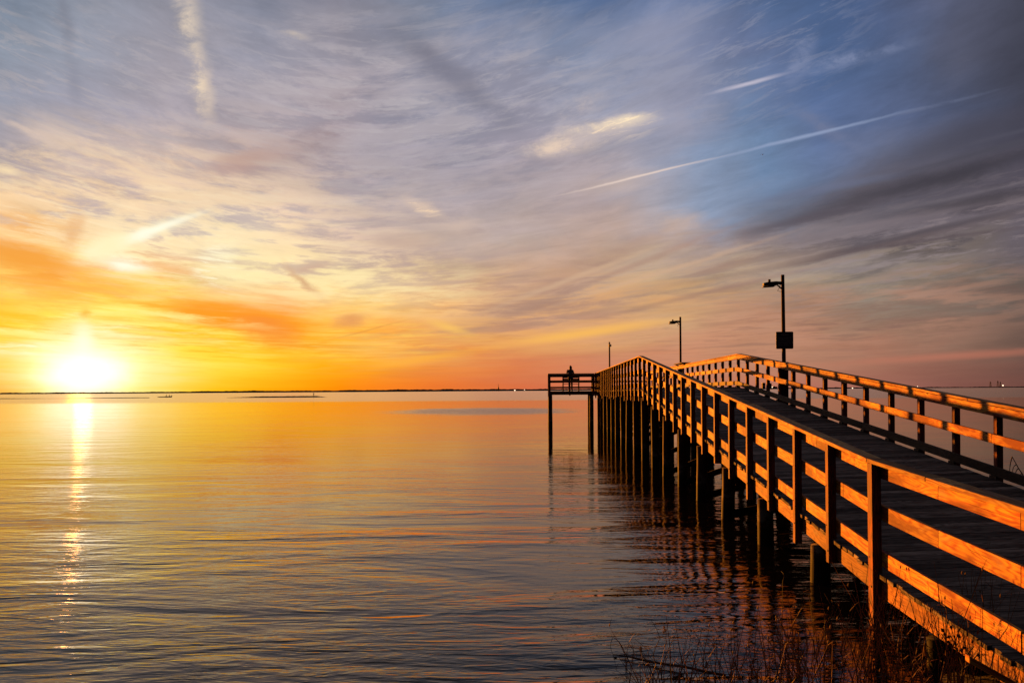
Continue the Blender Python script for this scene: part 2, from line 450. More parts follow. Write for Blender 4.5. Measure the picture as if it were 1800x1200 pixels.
def wood(name, light, dark, knot=0.8, rough=0.75, spec=0.3, stain=0.45, plank=False, wet=False):
    m, t, b = new_mat(name)
    uv = t.n.new('ShaderNodeUVMap').outputs[0]
    g = t.noise(t.mapping(uv, scale=(2.2, 62, 1)), 1.0, 5.0, 0.6, 0.8)
    ringv = t.noise(t.mapping(uv, scale=(1.1, 7.0, 1)), 1.0, 2.0, 0.5, 0.3)
    ring = t.m('FRACT', t.m('MULTIPLY', ringv, 11.0))
    ring = t.rng(t.m('ABSOLUTE', t.m('SUBTRACT', ring, 0.5)), 0.0, 0.5, 0.0, 1.0, 'SMOOTHSTEP')
    big = t.noise(t.mapping(uv, scale=(0.8, 2.6, 1)), 1.0, 4.0, 0.6)
    f = t.m('ADD', t.m('MULTIPLY', g, 0.78), t.m('MULTIPLY', ring, 0.22))
    f = t.rng(f, 0.34, 0.60, 0.0, 1.0)
    c = t.mix(f, lin(dark), lin(light))
    c = t.mix(t.rng(big, 0.47, 0.60, 0.0, stain), c, lin([dark[0] * 0.72, dark[1] * 0.42, dark[2] * 0.36]))
    # knots
    vo = t.n.new('ShaderNodeTexVoronoi')
    vo.inputs['Scale'].default_value = 1.0
    t.put(vo.inputs['Vector'], t.mapping(uv, scale=(2.3, 7.5, 1)))
    kn = t.rng(vo.outputs['Distance'], 0.05, 0.14, knot, 0.0, 'SMOOTHSTEP')
    gate = t.m('GREATER_THAN', t.sep(vo.outputs['Color'])[0], 0.55)
    c = t.mix(t.m('MULTIPLY', kn, gate), c, lin([v * 0.25 for v in dark]))
    # checks (drying cracks)
    ck = t.noise(t.mapping(uv, loc=(5, 2, 0), scale=(1.4, 95, 1)), 1.0, 2.0, 0.5)
    ckf = t.rng(ck, 0.30, 0.34, 0.85, 0.0)
    c = t.mix(ckf, c, lin([v * 0.2 for v in dark]))
    tone = t.noise(t.mapping(uv, scale=(0.22, 0.5, 1)), 1.0, 1.0, 0.5)
    c = t.vm('SCALE', c, scale=t.rng(tone, 0.34, 0.66, 0.55, 1.12))
    # silvered weathering and small pale droppings
    gr = t.noise(t.mapping(uv, loc=(3, 8, 0), scale=(1.7, 6.0, 1)), 1.0, 4.0, 0.65)
    c = t.mix(t.rng(gr, 0.56, 0.70, 0.0, 0.45), c, lin([(dark[0] + light[0]) * .36] * 3))
    b.inputs['Roughness'].default_value = rough
    if plank or wet:
        ox, oy, oz = t.sep(t.n.new('ShaderNodeTexCoord').outputs['Object'])
    if plank:      # every deck board has weathered to its own tone
        k = t.m('FLOOR', t.m('MULTIPLY', t.m('ADD', oy, 27.0 - 2.2475), 1 / 0.146))
        wn = t.n.new('ShaderNodeTexWhiteNoise')
        wn.noise_dimensions = '1D'
        t.put(wn.inputs['W'], k)
        c = t.vm('SCALE', c, scale=t.rng(wn.outputs[0], 0.0, 1.0, 0.35, 1.45))
    if wet:        # tide line: wet algae below, a broken pale barnacle band above it
        nz = t.noise(t.n.new('ShaderNodeTexCoord').outputs['Object'], 9.0, 4.0, 0.6)
        zl_ = t.m('ADD', oz, t.m('MULTIPLY', t.m('SUBTRACT', nz, 0.5), 0.25))
        bn = t.m('MULTIPLY', t.rng(zl_, 0.30, 0.38, 0.0, 1.0), t.rng(zl_, 0.48, 0.62, 1.0, 0.0))
        c = t.mix(t.m('MULTIPLY', bn, t.rng(nz, 0.45, 0.55, 0.0, 0.55)), c, lin((150, 138, 120)))
        c = t.mix(t.rng(zl_, 0.24, 0.36, 1.0, 0.0), c, lin((30, 28, 20)))
    t.put(b.inputs['Base Color'], c)
    b.inputs['Specular IOR Level'].default_value = spec
    bp = t.n.new('ShaderNodeBump')
    bp.inputs['Strength'].default_value = 0.55
    bp.inputs['Distance'].default_value = 0.004
    t.put(bp.inputs['Height'], t.m('SUBTRACT', g, t.m('MULTIPLY', ckf, 0.8)))
    t.l.new(bp.outputs[0], b.inputs['Normal'])
    return m


def plain(name, colour, rough=0.6, metal=0.0, var=0.25, scale=8.0, emit=None, estr=0.0):
    m, t, b = new_mat(name)
    co = t.n.new('ShaderNodeTexCoord').outputs['Object']
    n = t.noise(co, scale, 4.0, 0.6)
    c = t.mix(t.rng(n, 0.3, 0.7, 0.0, var), lin(colour), lin([v * 0.35 for v in colour]))
    t.put(b.inputs['Base Color'], c)
    b.inputs['Roughness'].default_value = rough
    b.inputs['Metallic'].default_value = metal
    if emit:
        b.inputs['Emission Color'].default_value = lin(emit)
        b.inputs['Emission Strength'].default_value = estr
    return m


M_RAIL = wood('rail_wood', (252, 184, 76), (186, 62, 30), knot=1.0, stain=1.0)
M_POST = wood('post_wood', (176, 76, 50), (104, 40, 30), knot=0.5)
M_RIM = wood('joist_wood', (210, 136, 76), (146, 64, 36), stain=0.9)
M_DECK = wood('deck_wood', (172, 152, 140), (84, 72, 66), knot=0.4, rough=0.85, spec=0.1, stain=0.2, plank=True)
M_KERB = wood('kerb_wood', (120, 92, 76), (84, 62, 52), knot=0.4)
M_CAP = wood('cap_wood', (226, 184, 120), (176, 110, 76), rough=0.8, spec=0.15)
M_PILE = wood('pile_wood', (100, 62, 48), (58, 34, 28), knot=0.0, rough=0.75, spec=0.15, wet=True)
M_METAL = plain('dark_metal', (26, 20, 20), 0.7, 0.0)
M_POLE = plain('weathered_steel', (62, 26, 22), 0.75, 0.0)


def make_water():
    m, t, b = new_mat('water')
    m.node_tree.nodes.remove(b)
    geo = t.n.new('ShaderNodeNewGeometry')
    P = geo.outputs['Position']
    x, y, z = t.sep(P)
    # swell and wind ripples in metres of height, crests lie roughly across the view
    w1 = t.noise(t.mapping(P, rot=(0, 0, R(12)), scale=(0.22, 0.70, 1)), 1.0, 3.0, 0.5, 1.0)
    w2 = t.noise(t.mapping(P, loc=(9, 4, 0), rot=(0, 0, R(-9)), scale=(0.8, 2.4, 1)), 1.0, 3.0, 0.5, 0.9)
    w3 = t.noise(t.mapping(P, loc=(2, 7, 0), rot=(0, 0, R(14)), scale=(2.4, 8.0, 1)), 1.0, 3.0, 0.55, 0.7)
    # sharper crests
    w2 = t.m('POWER', w2, 1.6)
    w3 = t.m('POWER', w3, 1.8)
    gust = t.noise(t.mapping(P, scale=(0.06, 0.17, 1)), 1.0, 4.0, 0.6, 0.8)
    gf = t.rng(gust, 0.42, 0.60, 0.45, 1.5, 'SMOOTHSTEP')
    # sheltered behind the far shoal line up to 190 m, wind-ruffled beyond it
    ruffled = t.rng(y, 165.0, 200.0, 0.0, 1.0, 'SMOOTHSTEP')
    pv = t.mapping(P, loc=(-3.0, 92.0, 0), scale=(14.0, 22.0, 1e6), kind='TEXTURE')
    patch = t.rng(t.m('ADD', t.vm('LENGTH', pv), t.m('MULTIPLY', gust, 0.9)), 0.9, 1.35, 1.0, 0.0, 'SMOOTHSTEP')
    near = t.rng(y, 7.0, 26.0, 1.0, 0.22, 'SMOOTHSTEP')
    mid = t.rng(y, 7.5, 32.0, 1.1, 0.36, 'SMOOTHSTEP')
    h = t.m('MULTIPLY', near, t.m('MULTIPLY', w1, 0.075))
    h = t.m('ADD', h, t.m('MULTIPLY', t.m('MULTIPLY', mid, gf), t.m('ADD', t.m('MULTIPLY', w2, 0.018), t.m('MULTIPLY', w3, 0.0075))))
    h = t.m('ADD', h, t.m('MULTIPLY', t.m('MULTIPLY', w3, patch), 0.03))
    bp = t.n.new('ShaderNodeBump')
    bp.inputs['Strength'].default_value = 1.0
    bp.inputs['Distance'].default_value = 1.0
    t.put(bp.inputs['Height'], h)
    rr = t.m('ADD', t.rng(y, 8.0, 160.0, 0.01, 0.05), t.m('ADD', t.m('MULTIPLY', ruffled, 0.13), t.m('MULTIPLY', patch, 0.20)))
    fr = t.n.new('ShaderNodeFresnel')
    fr.inputs['IOR'].default_value = 1.38
    t.l.new(bp.outputs[0], fr.inputs['Normal'])
    gl = t.n.new('ShaderNodeBsdfGlossy')
    gl.inputs['Color'].default_value = (1.0, 0.90, 0.78, 1)      # warm cast of the light put into the reflection colour
    t.put(gl.inputs['Roughness'], rr)
    t.l.new(bp.outputs[0], gl.inputs['Normal'])
    df = t.n.new('ShaderNodeBsdfDiffuse')
    df.inputs['Color'].default_value = (0.016, 0.011, 0.007, 1)
    mx = t.n.new('ShaderNodeMixShader')
    t.put(mx.inputs[0], fr.outputs[0])
    t.l.new(df.outputs[0], mx.inputs[1])
    t.l.new(gl.outputs[0], mx.inputs[2])
    out = [n for n in t.n if n.type == 'OUTPUT_MATERIAL'][0]
    t.l.new(mx.outputs[0], out.inputs[0])
    return m


# ------------------------------------------------------------------ mesh helpers
def tag(o, label=None, cat=None, group=None, kind=None):
    if label: o['label'] = label
    if cat: o['category'] = cat
    if group: o['group'] = group
    if kind: o['kind'] = kind
    return o


def empty(name, loc, rz=0.0):
    o = bpy.data.objects.new(name, None)
    COL.objects.link(o)
    o.location = loc
    o.rotation_euler = (0, 0, rz)
    return o


class MB:
    """collects boxes, bars and tubes, then links them as ONE mesh object"""

    def __init__(self, off=(0, 0, 0)):
        self.v, self.f, self.uv, self.off = [], [], [], Vector(off)

    def quad(self, ids, uvs):
        self.f.append(tuple(ids))
        self.uv.append(uvs)

    def bar(self, p0, p1, side, up):
        """box along p0->p1; side and up are full-size cross vectors, p0/p1 are centre points"""
        p0, p1, side, up = Vector(p0), Vector(p1), Vector(side), Vector(up)
        b = len(self.v)
        for p in (p0, p1):
            for a, c in ((-.5, -.5), (.5, -.5), (.5, .5), (-.5, .5)):
                self.v.append(p + side * a + up * c - self.off)
        L = (p1 - p0).length
        w, h = side.length, up.length
        u0, v0 = random.uniform(0, 30), random.uniform(0, 30)
        for k in range(4):
            n = (k + 1) % 4
            span = w if k % 2 == 0 else h
            va = v0 + k * 0.37
            self.quad((b + k, b + n, b + 4 + n, b + 4 + k),
                      ((u0, va), (u0, va + span), (u0 + L, va + span), (u0 + L, va)))
        self.quad((b + 3, b + 2, b + 1, b), ((u0, v0), (u0 + w, v0), (u0 + w, v0 + h), (u0, v0 + h)))
        self.quad((b + 4, b + 5, b + 6, b + 7), ((u0, v0), (u0 + w, v0), (u0 + w, v0 + h), (u0, v0 + h)))

    def box(self, x0, x1, y0, y1, z0, z1):
        # long axis becomes the grain direction
        d = (x1 - x0, y1 - y0, z1 - z0)
        c = ((x0 + x1) / 2, (y0 + y1) / 2, (z0 + z1) / 2)
        k = max(range(3), key=lambda i: d[i])
        a, bb = list(c), list(c)
        a[k] -= d[k] / 2
        bb[k] += d[k] / 2
        o1, o2 = [i for i in range(3) if i != k]
        s, u = [0, 0, 0], [0, 0, 0]
        s[o1] = d[o1]
        u[o2] = d[o2]
        if k == 1:
            s, u = (0, 0, d[2]), (d[0], 0, 0)
        self.bar(a, bb, s, u)

    def tube(self, pts, rad, seg=8, cap=True):
        pts = [Vector(p) for p in pts]
        if not isinstance(rad, (list, tuple)):
            rad = [rad] * len(pts)
        b = len(self.v)
        u0, v0 = random.uniform(0, 30), random.uniform(0, 30)
        ln = 0.0
        lens = []
        for i, p in enumerate(pts):
            if i:
                ln += (p - pts[i - 1]).length
            lens.append(ln)
            d = (pts[min(i + 1, len(pts) - 1)] - pts[max(i - 1, 0)]).normalized()
            ref = Vector((0, 0, 1)) if abs(d.z) < 0.9 else Vector((1, 0, 0))
            s = d.cross(ref).normalized()
            u = s.cross(d)
            for k in range(seg):
                a = 2 * math.pi * k / seg
                self.v.append(p + s * math.cos(a) * rad[i] + u * math.sin(a) * rad[i] - self.off)
        per = 2 * math.pi * max(rad)
        for i in range(len(pts) - 1):
            for k in range(seg):
                n = (k + 1) % seg
                va, vb = v0 + per * k / seg, v0 + per * (k + 1) / seg
                self.quad((b + i * seg + k, b + i * seg + n, b + (i + 1) * seg + n, b + (i + 1) * seg + k),
                          ((u0 + lens[i], va), (u0 + lens[i], vb), (u0 + lens[i + 1], vb), (u0 + lens[i + 1], va)))
        if cap:
            e = b + (len(pts) - 1) * seg
            self.quad(tuple(e + k for k in range(seg)), tuple((u0, v0 + 0.01 * k) for k in range(seg)))
            self.quad(tuple(b + seg - 1 - k for k in range(seg)), tuple((u0, v0 + 0.01 * k) for k in range(seg)))

    def poly(self, pts):
        b = len(self.v)
        for p in pts:
            self.v.append(Vector(p) - self.off)
        self.quad(tuple(range(b, b + len(pts))), tuple((p[0], p[1]) for p in pts))

    def build(self, name, m, parent=None, bevel=0.0, smooth=False):
        me = bpy.data.meshes.new(name)
        me.from_pydata([tuple(v) for v in self.v], [], self.f)
        uvl = me.uv_layers.new(name='UVMap')
        i = 0
        for q in self.uv:
            for c in q:
                uvl.data[i].uv = c
                i += 1
        if smooth:
            me.polygons.foreach_set('use_smooth', [True] * len(me.polygons))
        me.materials.append(m)
        me.validate()
        bmx = bmesh.new()
        bmx.from_mesh(me)
        bmesh.ops.recalc_face_normals(bmx, faces=bmx.faces)
        bmx.to_mesh(me)
        bmx.free()
        o = bpy.data.objects.new(name, me)
        COL.objects.link(o)
        if parent:
            o.parent = parent
        if bevel:
            bv = o.modifiers.new('bevel', 'BEVEL')
            bv.width = bevel
            bv.segments = 1
            bv.limit_method = 'ANGLE'
        return o


def lerp_profile(tbl, s):
    if s <= tbl[0][0]:
        return tbl[0][1]
    for (a, va), (b, vb) in zip(tbl[:-1], tbl[1:]):
        if s <= b:
            return va + (vb - va) * (s - a) / (b - a)
    return tbl[-1][1]


# ------------------------------------------------------------------ water
wm = make_water()
me = bpy.data.meshes.new('water')
bm = bmesh.new()
ys = [-200, 0, 20, 60, 200, 600, 2000, 8000, 30000]
xs = [-30000, -6000, -1000, -100, 0, 100, 1000, 6000, 30000]
vv = [[bm.verts.new((x, y, 0)) for x in xs] for y in ys]
for j in range(len(ys) - 1):
    for i in range(len(xs) - 1):
        bm.faces.new((vv[j][i], vv[j][i + 1], vv[j + 1][i + 1], vv[j + 1][i]))
bm.to_mesh(me)
bm.free()
me.materials.append(wm)
water = bpy.data.objects.new('water', me)
COL.objects.link(water)
tag(water, 'calm bay water reflecting the sunset', kind='structure')

# ------------------------------------------------------------------ near bank (mostly under and behind the camera)
mud, mt, mb_ = new_mat('bank_mud')
co = mt.n.new('ShaderNodeTexCoord').outputs['Object']
mn = mt.noise(co, 6.0, 6.0, 0.65)
mt.put(mb_.inputs['Base Color'], mt.mix(mn, lin((40, 32, 26)), lin((74, 60, 46))))
mb_.inputs['Roughness'].default_value = 0.9
mbp = mt.n.new('ShaderNodeBump')
mbp.inputs['Distance'].default_value = 0.05
mt.put(mbp.inputs['Height'], mn)
mt.l.new(mbp.outputs[0], mb_.inputs['Normal'])


def grid_mesh(name, xs, ys, fn, m):
    me = bpy.data.meshes.new(name)
    bm = bmesh.new()
    vv = [[bm.verts.new((x, y, fn(x, y))) for x in xs] for y in ys]
    for j in range(len(ys) - 1):
        for i in range(len(xs) - 1):
            bm.faces.new((vv[j][i], vv[j][i + 1], vv[j + 1][i + 1], vv[j + 1][i]))
    bm.to_mesh(me)
    bm.free()
    me.materials.append(m)
    me.polygons.foreach_set('use_smooth', [True] * len(me.polygons))
    o = bpy.data.objects.new(name, me)
    COL.objects.link(o)
    return o


def bank_h(x, y):
    shore = 5.9 + 0.35 * math.sin(x * 1.3) + 0.2 * math.sin(x * 3.1 + 1)
    if x > 2.4:
        shore += min(1.5, (x - 2.4) * 1.1)
    d = shore - y
    h = 0.13 * d if d > 0 else 0.35 * d
    h = min(h, 0.68 + 0.02 * math.sin(x))
    return h + 0.02 * math.sin(x * 7.3 + y * 5.1) + 0.012 * math.sin(x * 17 - y * 13)


bxs = [-120, -60, -30, -15, -8] + [-6 + 0.25 * i for i in range(97)] + [22, 30, 60, 120]
bys = [-200, -60, -20, -8] + [-4 + 0.25 * i for i in range(56)]
bank = grid_mesh('ground', bxs, bys, bank_h, mud)
tag(bank, 'muddy bank at the foot of the pier', kind='structure')

# ------------------------------------------------------------------ far shores
M_SHORE = plain('far_woods', (34, 24, 20), 0.95, 0, 0.5, 0.02)
M_SAND = plain('wet_sand', (26, 18, 15), 0.8, 0, 0.4, 0.3)


def ridge(name, m, pts, depth, seed, step, amp):
    """a low wooded shore: real strip of land with an uneven tree line. pts: (px, height m, distance m)"""
    rnd = random.Random(seed)
    me = bpy.data.meshes.new(name)
    bm = bmesh.new()
    rowsv = []
    px = pts[0][0]
    while px <= pts[-1][0]:
        for (a, ha, da), (b, hb, db) in zip(pts[:-1], pts[1:]):
            if a <= px <= b:
                k = (px - a) / (b - a)
                h = ha + (hb - ha) * k
                d = da + (db - da) * k
                break
        h = 0.72 * h
        h = h * (1 + amp * (rnd.random() - 0.5)) + amp * h * 0.5 * math.sin(px * 0.11) * math.sin(px * 0.037 + 1)
        X = (px - 900) / F * d
        rowsv.append([bm.verts.new((X, d, -0.5)), bm.verts.new((X, d + 4, h * 0.55)),
                      bm.verts.new((X * 1.003, d + 18, h)), bm.verts.new((X * (1 + depth / d), d + depth, h * 0.9)),
                      bm.verts.new((X * (1 + (depth + 8) / d), d + depth + 8, -0.5))])
        px += step
    for a, b in zip(rowsv[:-1], rowsv[1:]):
        for k in range(4):
            bm.faces.new((a[k], b[k], b[k + 1], a[k + 1]))
    bm.to_mesh(me)
    bm.free()
    me.materials.append(m)
    o = bpy.data.objects.new(name, me)
    COL.objects.link(o)
    return o


tag(ridge('shore', M_SHORE, [(-900, 7, 2600), (0, 6.5, 2600), (250, 6, 2600), (420, 8.5, 2600), (560, 7, 2500), (700, 9.5, 2500), (960, 8, 2700), (1250, 6, 3300)], 300, 3, 2.6, 0.22),
    'long low wooded shore across the bay', kind='structure')
tag(ridge('shore', M_SHORE, [(1240, 5.5, 3400), (1500, 7, 3500), (1700, 5, 3600), (1850, 6.5, 3600), (2700, 7, 3600)], 300, 5, 1.7, 0.35),
    'low dark shore on the far right of the bay', kind='structure')


def sand_strip(name, px0, px1, d, depth, hfun, seed):
    rnd = random.Random(seed)
    me = bpy.data.meshes.new(name)
    bm = bmesh.new()
    n = 60
    rws = []
    for i in range(n + 1):
        k = i / n
        px = px0 + (px1 - px0) * k
        X = (px - 900) / F * d
        h = hfun(k) * (0.9 + 0.2 * rnd.random())
        e = max(0.05, math.sin(math.pi * k) ** 0.5)
        dd = depth * e
        rws.append([bm.verts.new((X, d - dd / 2, -0.15)), bm.verts.new((X, d - dd / 2 + 0.4, h * 0.75)),
                    bm.verts.new((X, d, h)), bm.verts.new((X, d + dd / 2 + 1, -0.15))])
    for a, b in zip(rws[:-1], rws[1:]):
        for k in range(3):
            bm.faces.new((a[k], b[k], b[k + 1], a[k + 1]))
    bm.to_mesh(me)
    bm.free()
    me.materials.append(M_SAND)
    o = bpy.data.objects.new(name, me)
    COL.objects.link(o)
    return tag(o, kind='structure')


def bar_h(k):
    if k < 0.35:
        return 0.08 + 0.42 * (k / 0.35) ** 1.3
    return 0.5 if k < 0.9 else 0.5 * (1 - (k - 0.9) / 0.1) + 0.02


sand_strip('sandbar', 398, 574, 331, 9, bar_h, 1)
sand_strip('mudflat', -80, 262, 352, 6, lambda k: 0.16 + 0.10 * math.sin(k * 9), 2)


# ------------------------------------------------------------------ far structures
M_FAR = plain('far_building', (96, 70, 66), 0.8, 0, 0.2, 0.05)
M_FARM = plain('far_metal', (52, 40, 40), 0.6, 0.3, 0.2, 0.05)
M_LAMPW = plain('lit_lamp', (255, 225, 180), 0.5, 0, 0.0, 1.0, (255, 225, 190), 1.2)


def lattice_tower(px, h, d, w, label, group=None):
    base = at(px, 690, d)
    base.z = 5.0
    t = empty('lattice_tower', base)
    tag(t, label, 'tower', group)
    mb = MB()
    for sx in (-1, 1):
        for sy in (-1, 1):
            mb.tube([(sx * w / 2, sy * w / 2, -2), (sx * w * 0.12, sy * w * 0.12, h)], 0.45, 5)
    mb.build('leg', M_FARM, t)
    mb = MB()
    for k in range(6):
        z0, z1 = h * k / 6, h * (k + 1) / 6
        a0, a1 = w / 2 * (1 - 0.76 * k / 6), w / 2 * (1 - 0.76 * (k + 1) / 6)
        for s in (-1, 1):
            mb.tube([(-a0, s * a0, z0), (a1, s * a1, z1)], 0.22, 4)
            mb.tube([(a0, s * a0, z0), (-a1, s * a1, z1)], 0.22, 4)
    mb.build('brace', M_FARM, t)
    mb = MB()
    for z in (0.72, 0.86):
        mb.tube([(-w * 0.6, 0, h * z), (w * 0.6, 0, h * z)], 0.3, 5)
    mb.build('crossarm', M_FARM, t)
    return t


lattice_tower(1741, 21, 3550, 7, 'leftmost lattice tower on the far right shore', 'lattice towers on the right shore')
lattice_tower(1754, 24, 3550, 7, 'middle and tallest of the three lattice towers on the right shore', 'lattice towers on the right shore')
lattice_tower(1758.5, 20, 3600, 6, 'lattice tower closest to the bright light on the right shore', 'lattice towers on the right shore')

bt = empty('beacon_tower', (at(876, 690, 2600).x, 2600, 5))
tag(bt, 'slim beacon tower standing above the far shore left of the pier', 'tower')
mb = MB(); mb.tube([(0, 0, -2), (0, 0, 4.5), (0, 0, 7.5)], [2.2, 2.0, 1.6], 8); mb.build('base', M_FARM, bt)
mb = MB(); mb.tube([(0, 0, 7), (0, 0, 18.5)], [0.7, 0.3], 6); mb.build('mast', M_FARM, bt)
mb = MB(); mb.tube([(0, 0, 9.3), (0, 0, 9.8)], [1.6, 1.6], 10); mb.build('gallery', M_FARM, bt)


def block(px0, px1, h, d, label):
    x0, x1 = at(px0, 685, d).x, at(px1, 685, d).x
    t = empty('tower_block', ((x0 + x1) / 2, d, 0))
    tag(t, label, 'building')
    w = (x1 - x0) / 2
    mb = MB(); mb.box(-w, w, 0, 14, -1, h); mb.build('wall', M_FAR, t)
    n = int(h / 3.2)
    for k in range(1, n):
        for i in range(3):
            xx = -w + 2 * w * (i + 0.5) / 3
            mb = MB()
            mb.box(xx - w * 0.2, xx + w * 0.2, -0.12, 0.1, k * 3.2, k * 3.2 + 1.6)
            mb.build('window', M_FARM, t)
    mb = MB(); mb.box(-w - 0.3, w + 0.3, -0.3, 14.3, h + .01, h + 1); mb.box(-w * .3, w * .3, 4, 8, h + 1.01, h + 3); mb.build('roof', M_FARM, t)


block(1340.5, 1345.5, 24, 3300, 'slim tower block on the horizon between two railing posts')
block(1352, 1356.5, 22, 3300, 'shorter tower block on the horizon beside the thick lamp post base')
block(1356.9, 1366.5, 9, 3300, 'low wide building on the horizon beside the thick lamp post base')


def shore_light(px, py, d, r, label):
    p = at(px, py, d)
    t = empty('shore_light', (p.x, p.y, 0))
    tag(t, label, 'light', 'lights along the far shores')
    mb = MB(); mb.tube([(0, 0, 0), (0, 0, p.z)], 0.25, 5); mb.build('mast', M_FARM, t)
    mb = MB()
    mb.tube([(0, 0, p.z - r), (0, 0, p.z - r * .5), (0, 0, p.z + r * .5), (0, 0, p.z + r)], [r * .4, r, r, r * .4], 8)
    mb.build('lamp', M_LAMPW, t)


shore_light(1763, 677.2, 3500, 2.6, 'brightest shore light, right of the lattice towers')
shore_light(1498.5, 682.0, 3300, 2.2, 'shore light low over the water between two right railing posts')
shore_light(1613, 678.8, 3400, 1.3, 'faint shore light just above the right handrail')
shore_light(905, 685.6, 2480, 1.7, 'shore light between the beacon tower and the pier end')
shore_light(922, 684.8, 2480, 1.1, 'faint shore light closest to the pier end platform')
shore_light(1357.5, 680.2, 3200, 1.8, 'shore light beside the thick lamp post base')

# ------------------------------------------------------------------ the pier
PA = math.atan(54.7 / F)
XL, XR = 3.15, 6.40                       # outer face of left posts, deck side face of right rails
HL = [(2, 1.37), (5.5, 1.500), (6.87, 1.562), (8.1, 1.615), (27.05, 3.40), (50.6, 3.31)]
HR = [(2, 1.47), (8.2, 1.74), (27.3, 3.455), (50.6, 3.41)]
DK = 1.09
ORG = Vector((4.8, 27.0, 0))
rotp = Matrix.Rotation(-PA, 4, 'Z')
pier = empty('pier', rotp @ ORG, -PA)
tag(pier, 'wooden pier on round piles rising to a crest and ending in a platform', 'pier')


def pmb():
    return MB(off=ORG)


def hl(s): return lerp_profile(HL, s)
def hr(s): return lerp_profile(HR, s)


END = 50.5
# railing lines -----------------------------------------------------


def run(tops, x0, x1, brk, dz0, dz1, name, m, jit=0.003, bow=0.0):
    """boards butted end to end, following a height profile. top face at profile-dz0, bottom at profile-dz1"""
    mb = pmb()
    for a, b in zip(brk[:-1], brk[1:]):
        j = random.uniform(-jit, jit)
        jx = random.uniform(-jit, jit) * 0.6
        n = 4 if (bow and b - a > 1.5) else 1
        g = 0.004
        za, zb = lerp_profile(tops, a), lerp_profile(tops, b)
        h = dz1 - dz0
        for k in range(n):
            sa, sb = a + g + (b - a - 2 * g) * k / n, a + g + (b - a - 2 * g) * (k + 1) / n
            fa, fb = k / n, (k + 1) / n
            z0 = za + (zb - za) * fa - (dz0 + dz1) / 2 + j + bow * math.sin(math.pi * fa)
            z1 = za + (zb - za) * fb - (dz0 + dz1) / 2 + j + bow * math.sin(math.pi * fb)
            xm = (x0 + x1) / 2 + jx
            mb.bar((xm, sa, z0), (xm, sb, z1), (0, 0, h), (x1 - x0, 0, 0))
    return mb.build(name, m, pier, bevel=0.0035)


def breaks(first, last, must, pitch=3.6, start=None):
    out = [first]
    s = first if start is None else start
    while True:
        s += pitch
        if s >= last - 0.8:
            break
        out.append(s)
    for q in must:
        if first < q < last:
            out = [o for o in out if abs(o - q) > 0.7] + [q]
    out.append(last)
    return sorted(set(out))


POSTS_L = [8.06 + 1.2 * k for k in range(36) if 8.06 + 1.2 * k < END - 0.3]
POSTS_L += [5.1, 3.6]
POSTS_R = [10.75 + 1.195 * k for k in range(34) if 10.75 + 1.195 * k < END - 0.3]
POSTS_R += [9.55, 8.35, 7.15, 5.95, 4.6]
mustL = [6.87, 8.1, 27.05]
mustR = [8.2, 27.3]
# left: posts outside (3.15..3.24), boards inside (3.243..3.281)
BX0, BX1 = XL + 0.093, XL + 0.131
run(HL, XL - 0.012, XL + 0.137, breaks(2.2, END, mustL, 4.8, 3.27), 0.0, 0.038, 'cap_rail', M_CAP, 0.001, 0.0)
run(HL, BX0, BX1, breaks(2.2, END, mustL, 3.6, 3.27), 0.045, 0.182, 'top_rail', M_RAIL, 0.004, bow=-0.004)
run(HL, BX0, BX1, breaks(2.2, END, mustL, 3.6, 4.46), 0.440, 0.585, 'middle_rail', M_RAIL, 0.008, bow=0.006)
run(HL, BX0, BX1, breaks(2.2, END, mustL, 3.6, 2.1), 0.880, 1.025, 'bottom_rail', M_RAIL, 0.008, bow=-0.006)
run(HL, BX0, BX1, breaks(2.2, END, mustL, 3.6, 3.27), DK + 0.042, DK + 0.235, 'rim_joist', M_RIM)
# right: boards on the deck side of the posts
RX0, RX1 = XR, XR + 0.038
run(HR, XR - 0.01, XR + 0.14, breaks(2.2, END, mustR, 4.8, 3.0), 0.0, 0.038, 'cap_rail', M_CAP, 0.001)
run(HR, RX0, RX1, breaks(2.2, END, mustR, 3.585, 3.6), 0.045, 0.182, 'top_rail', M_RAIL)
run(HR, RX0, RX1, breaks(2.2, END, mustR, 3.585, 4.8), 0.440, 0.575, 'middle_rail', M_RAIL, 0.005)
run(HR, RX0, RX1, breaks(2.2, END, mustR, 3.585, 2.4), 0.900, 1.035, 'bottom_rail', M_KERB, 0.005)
run(HR, RX0 + 0.003, RX1 + 0.003, breaks(2.2, END, mustR, 3.585, 3.6), DK + 0.042, DK + 0.235, 'rim_joist', M_RIM)

# posts, each a part ------------------------------------------------
for s in POSTS_L:
    h = hl(s)
    w = 0.09
    tail = DK + 0.235 + random.choice((0.04, 0.08, 0.16, 0.20))
    z0 = h - tail
    lean = random.uniform(-0.004, 0.004)
    if abs(s - 8.06) < 0.1:
        w, z0, lean = 0.115, -0.6, -0.012
    if s < 6:
        z0 = -0.3
    mb = pmb()
    mb.bar((XL + 0.045 - lean, s, z0), (XL + 0.045, s, h - 0.041), (w, 0, 0), (0, w, 0)) if False else \
        mb.bar((XL + 0.0455 - lean, s, z0), (XL + 0.0455, s, h - 0.041), (0.088, 0, 0), (0, w, 0))
    po = mb.build('post', M_POST, pier, bevel=0.004)
    if s < 16:
        for zb in (0.10, 0.51, 0.95, DK + 0.14):
            mb = pmb()
            mb.tube([(XL - 0.004 - lean * .5, s + (0.02 if zb < 1 else -0.015), h - zb), (XL + 0.01, s + (0.02 if zb < 1 else -0.015), h - zb)], 0.011 if zb > 1 else 0.006, 6)
            mb.build('bolt', M_METAL, pier)
